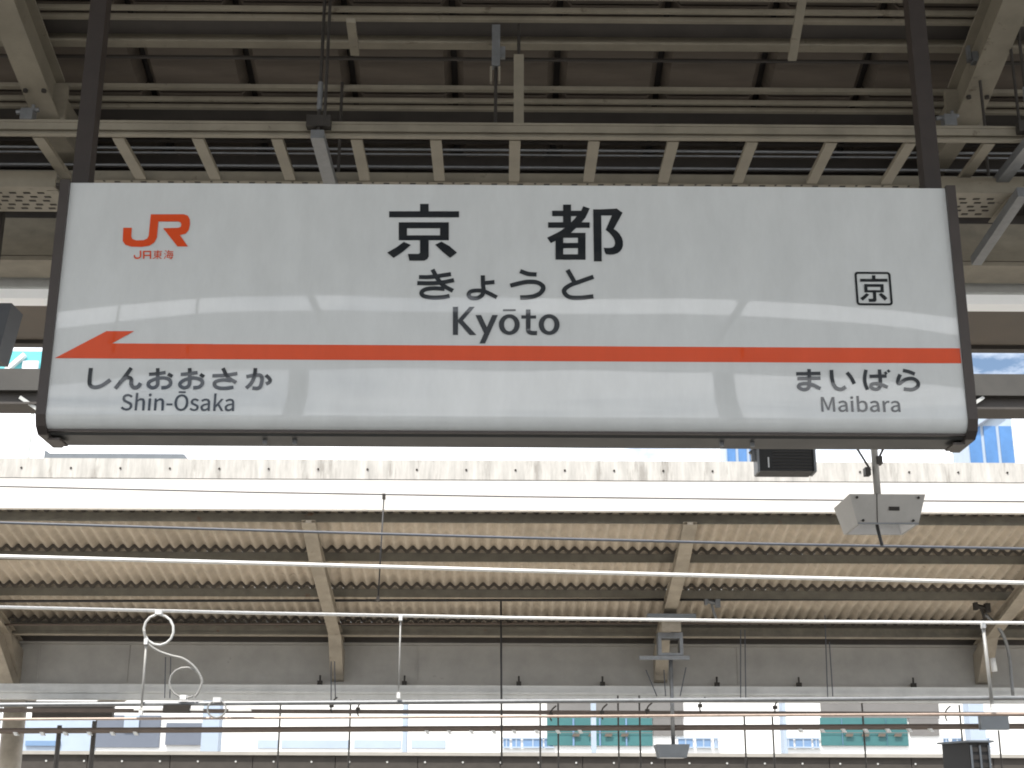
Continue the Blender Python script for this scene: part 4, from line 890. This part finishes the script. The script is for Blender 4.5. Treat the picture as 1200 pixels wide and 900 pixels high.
# teal glazed recesses with grey headers
for x0, x1, gx in ((641, 765, 700), (961, 1065, 1010)):
    pane(x0, 815, x1 + 36, 842, 'greyconc', 'header_wall', .06)
    o = pane(x0, 841, x1, 874, 'teal', 'shopfront', .08)
    pane(x1, 842, x1 + 36, 862, 'greyconc', 'side_wall', .06)
    n_ = 4
    for k in range(1, n_):
        xx = x0 + (x1 - x0) * k / n_
        aa, bb = at(xx - 1.2, 842, YBd - .1), at(xx + 1.2, 874, YBd - .1)
        part('mullion', MB().box(aa.x, bb.x, YBd - .12, YBd - .081, bb.z, aa.z), 'winblue', o)
    for k in range(4):
        p = at(x0 + 34 + k * 19, 861.5, YBd - .1)
        part('shop_lamp', MB().hexa([(p.x - .14, YBd - .16, p.z - .05), (p.x + .1, YBd - .16, p.z - .05), (p.x + .1, YBd - .132, p.z - .05), (p.x - .14, YBd - .132, p.z - .05), (p.x - .1, YBd - .16, p.z + .05), (p.x + .14, YBd - .16, p.z + .05), (p.x + .14, YBd - .132, p.z + .05), (p.x - .1, YBd - .132, p.z + .05)]), 'soffit', o)
    aa, bb = at(x0, 858, YBd - .1), at(x1, 859.2, YBd - .1)
    part('transom', MB().box(aa.x, bb.x, YBd - .13, YBd - .1205, bb.z, aa.z), 'greyconc', o)
for x0, y0, x1, y1, mt, nm in ((30, 842, 109, 900, 'walllight', 'annex_wall'), (113, 838, 186, 876, 'wallgrey', 'annex_wall'), (146, 838, 162, 856, 'walllight', 'annex_window'), (195, 847, 240, 873, 'wallgrey', 'annex_window'), (30, 868, 70, 874, 'winblue', 'annex_window')):
    pane(x0, y0, x1, y1, mt, nm, .05 if nm == 'annex_wall' else .12)
for i, (x0, x1) in enumerate(((240, 260), (473, 478), (693, 698), (915, 919), (1132, 1150))):
    aa, bb = at(x0, 800, 33), at(x1, 800, 33)
    solo('facade_column', MB().box(aa.x, bb.x, 33, 33.4, -1.5, 9).box(aa.x - .15, bb.x + .15, 32.85, 33.55, -1.5, -1.0), 'walllight', ['wide pale blue column left of the low building, first from the left', 'slim pale blue column below the left half of the sign', 'slim pale blue column in front of the left teal shopfront', 'slim pale blue column left of the right teal shopfront', 'wide pale blue column near the right edge below the far roof'][i], 'column')
def tower(x0, x1, ytop, Y, label, bay=3, rows_=None, diag=False):
    a, b = at(x0, ytop, Y), at(x1, ytop, Y)
    t = thing('glass_tower', label, 'building', ((a.x + b.x) / 2, Y, -1.5))
    part('wall', MB().box(a.x, b.x, Y, Y + (b.x - a.x), -1.5, a.z), 'mullion', t)
    W = b.x - a.x; h = 3.6; fl_ = int((a.z + 1.0) / h)
    pb_ = None
    for k in range(max(0, fl_ - 9), fl_):
        for j in range(bay):
            z = -1 + k * h; xx = a.x + W * j / bay
            mb = MB().box(xx + .12, xx + W / bay - .12, Y - .10, Y - .005, z + .2, z + h - .1)
            if pb_ is None: pb_ = part('window', mb, 'towerblue', t); base_ = (xx, z)
            else: again(pb_, t, (xx - base_[0], 0, z - base_[1]))
    if diag:
        p, q = at(x0 + 10, 505, Y - .2), at(x1 - 6, 480, Y - .2)
        part('brace', MB().beam(p, q, .3, .12), 'wallgrey', t)
    return t
tower(1127, 1181, 452, 95, 'blue glass tower rising behind the right end of the sign', 3, None, True)
tower(849, 888, 500, 110, 'blue glass tower peeping out under the sign above the far roof', 3)
a, b = at(-60, 411, 70), at(48, 446, 70)
bb_ = thing('rooftop_billboard', 'cyan billboard on a frame beyond the left end of the sign', 'billboard', ((a.x + b.x) / 2, 70, zroof))
part('panel', MB().box(a.x, b.x, 70, 70.3, b.z, a.z), 'cyan', bb_)
p, q = at(4, 438, 69.9), at(30, 416, 69.9)
part('stripe', MB().beam(p, q, .2, .45, (0, -1, 0)), 'white', bb_)
q0, q1 = at(28, 417, 69.9), at(44, 438, 69.9)
part('lettering_block', MB().box(q0.x, q1.x, 69.8, 69.99, q1.z, q0.z - .3), 'white', bb_)
for xx in (a.x + .3, b.x - .3): part('leg', MB().box(xx - .06, xx + .06, 70.05, 70.25, -1.5, b.z - .001), 'pale', bb_)

# ================================================================== behind the photographer: what the glossy sign mirrors
rc = thing('rear_canopy', 'pale platform roof behind the photographer mirrored in the sign', 'platform roof', (0, -16, -1.5))
zr = 9.1
part('roof_wing', MB().hexa([(-9, -17.5, zr + 1.3), (9, -17.5, zr + 1.3), (9, -13, zr - .62), (-9, -13, zr - .62), (-9, -17.5, zr + 1.95), (9, -17.5, zr + 1.95), (9, -13, zr + .38), (-9, -13, zr + .38)]), 'rear', rc)
for x in (-3.6, 3.9): part('column', MB().box(x - .15, x + .15, -15.0, -14.7, -1.5, zr + .55), 'rear', rc)
rb = thing('rear_building', 'pale city block behind the photographer', 'building', (0, -60, -1.5))
part('wall', MB().box(-40, 40, -75, -60, -1.5, 9), 'wallwhite', rb)
o0 = None
for k in range(3):
    for j in range(14):
        if o0 is None: o0 = part('window', MB().box(-38, -34.5, -59.995, -59.9, -0.6, 1.6), 'wallgrey', rb); continue
        again(o0, rb, (j * 5.4, 0, k * 3.4))
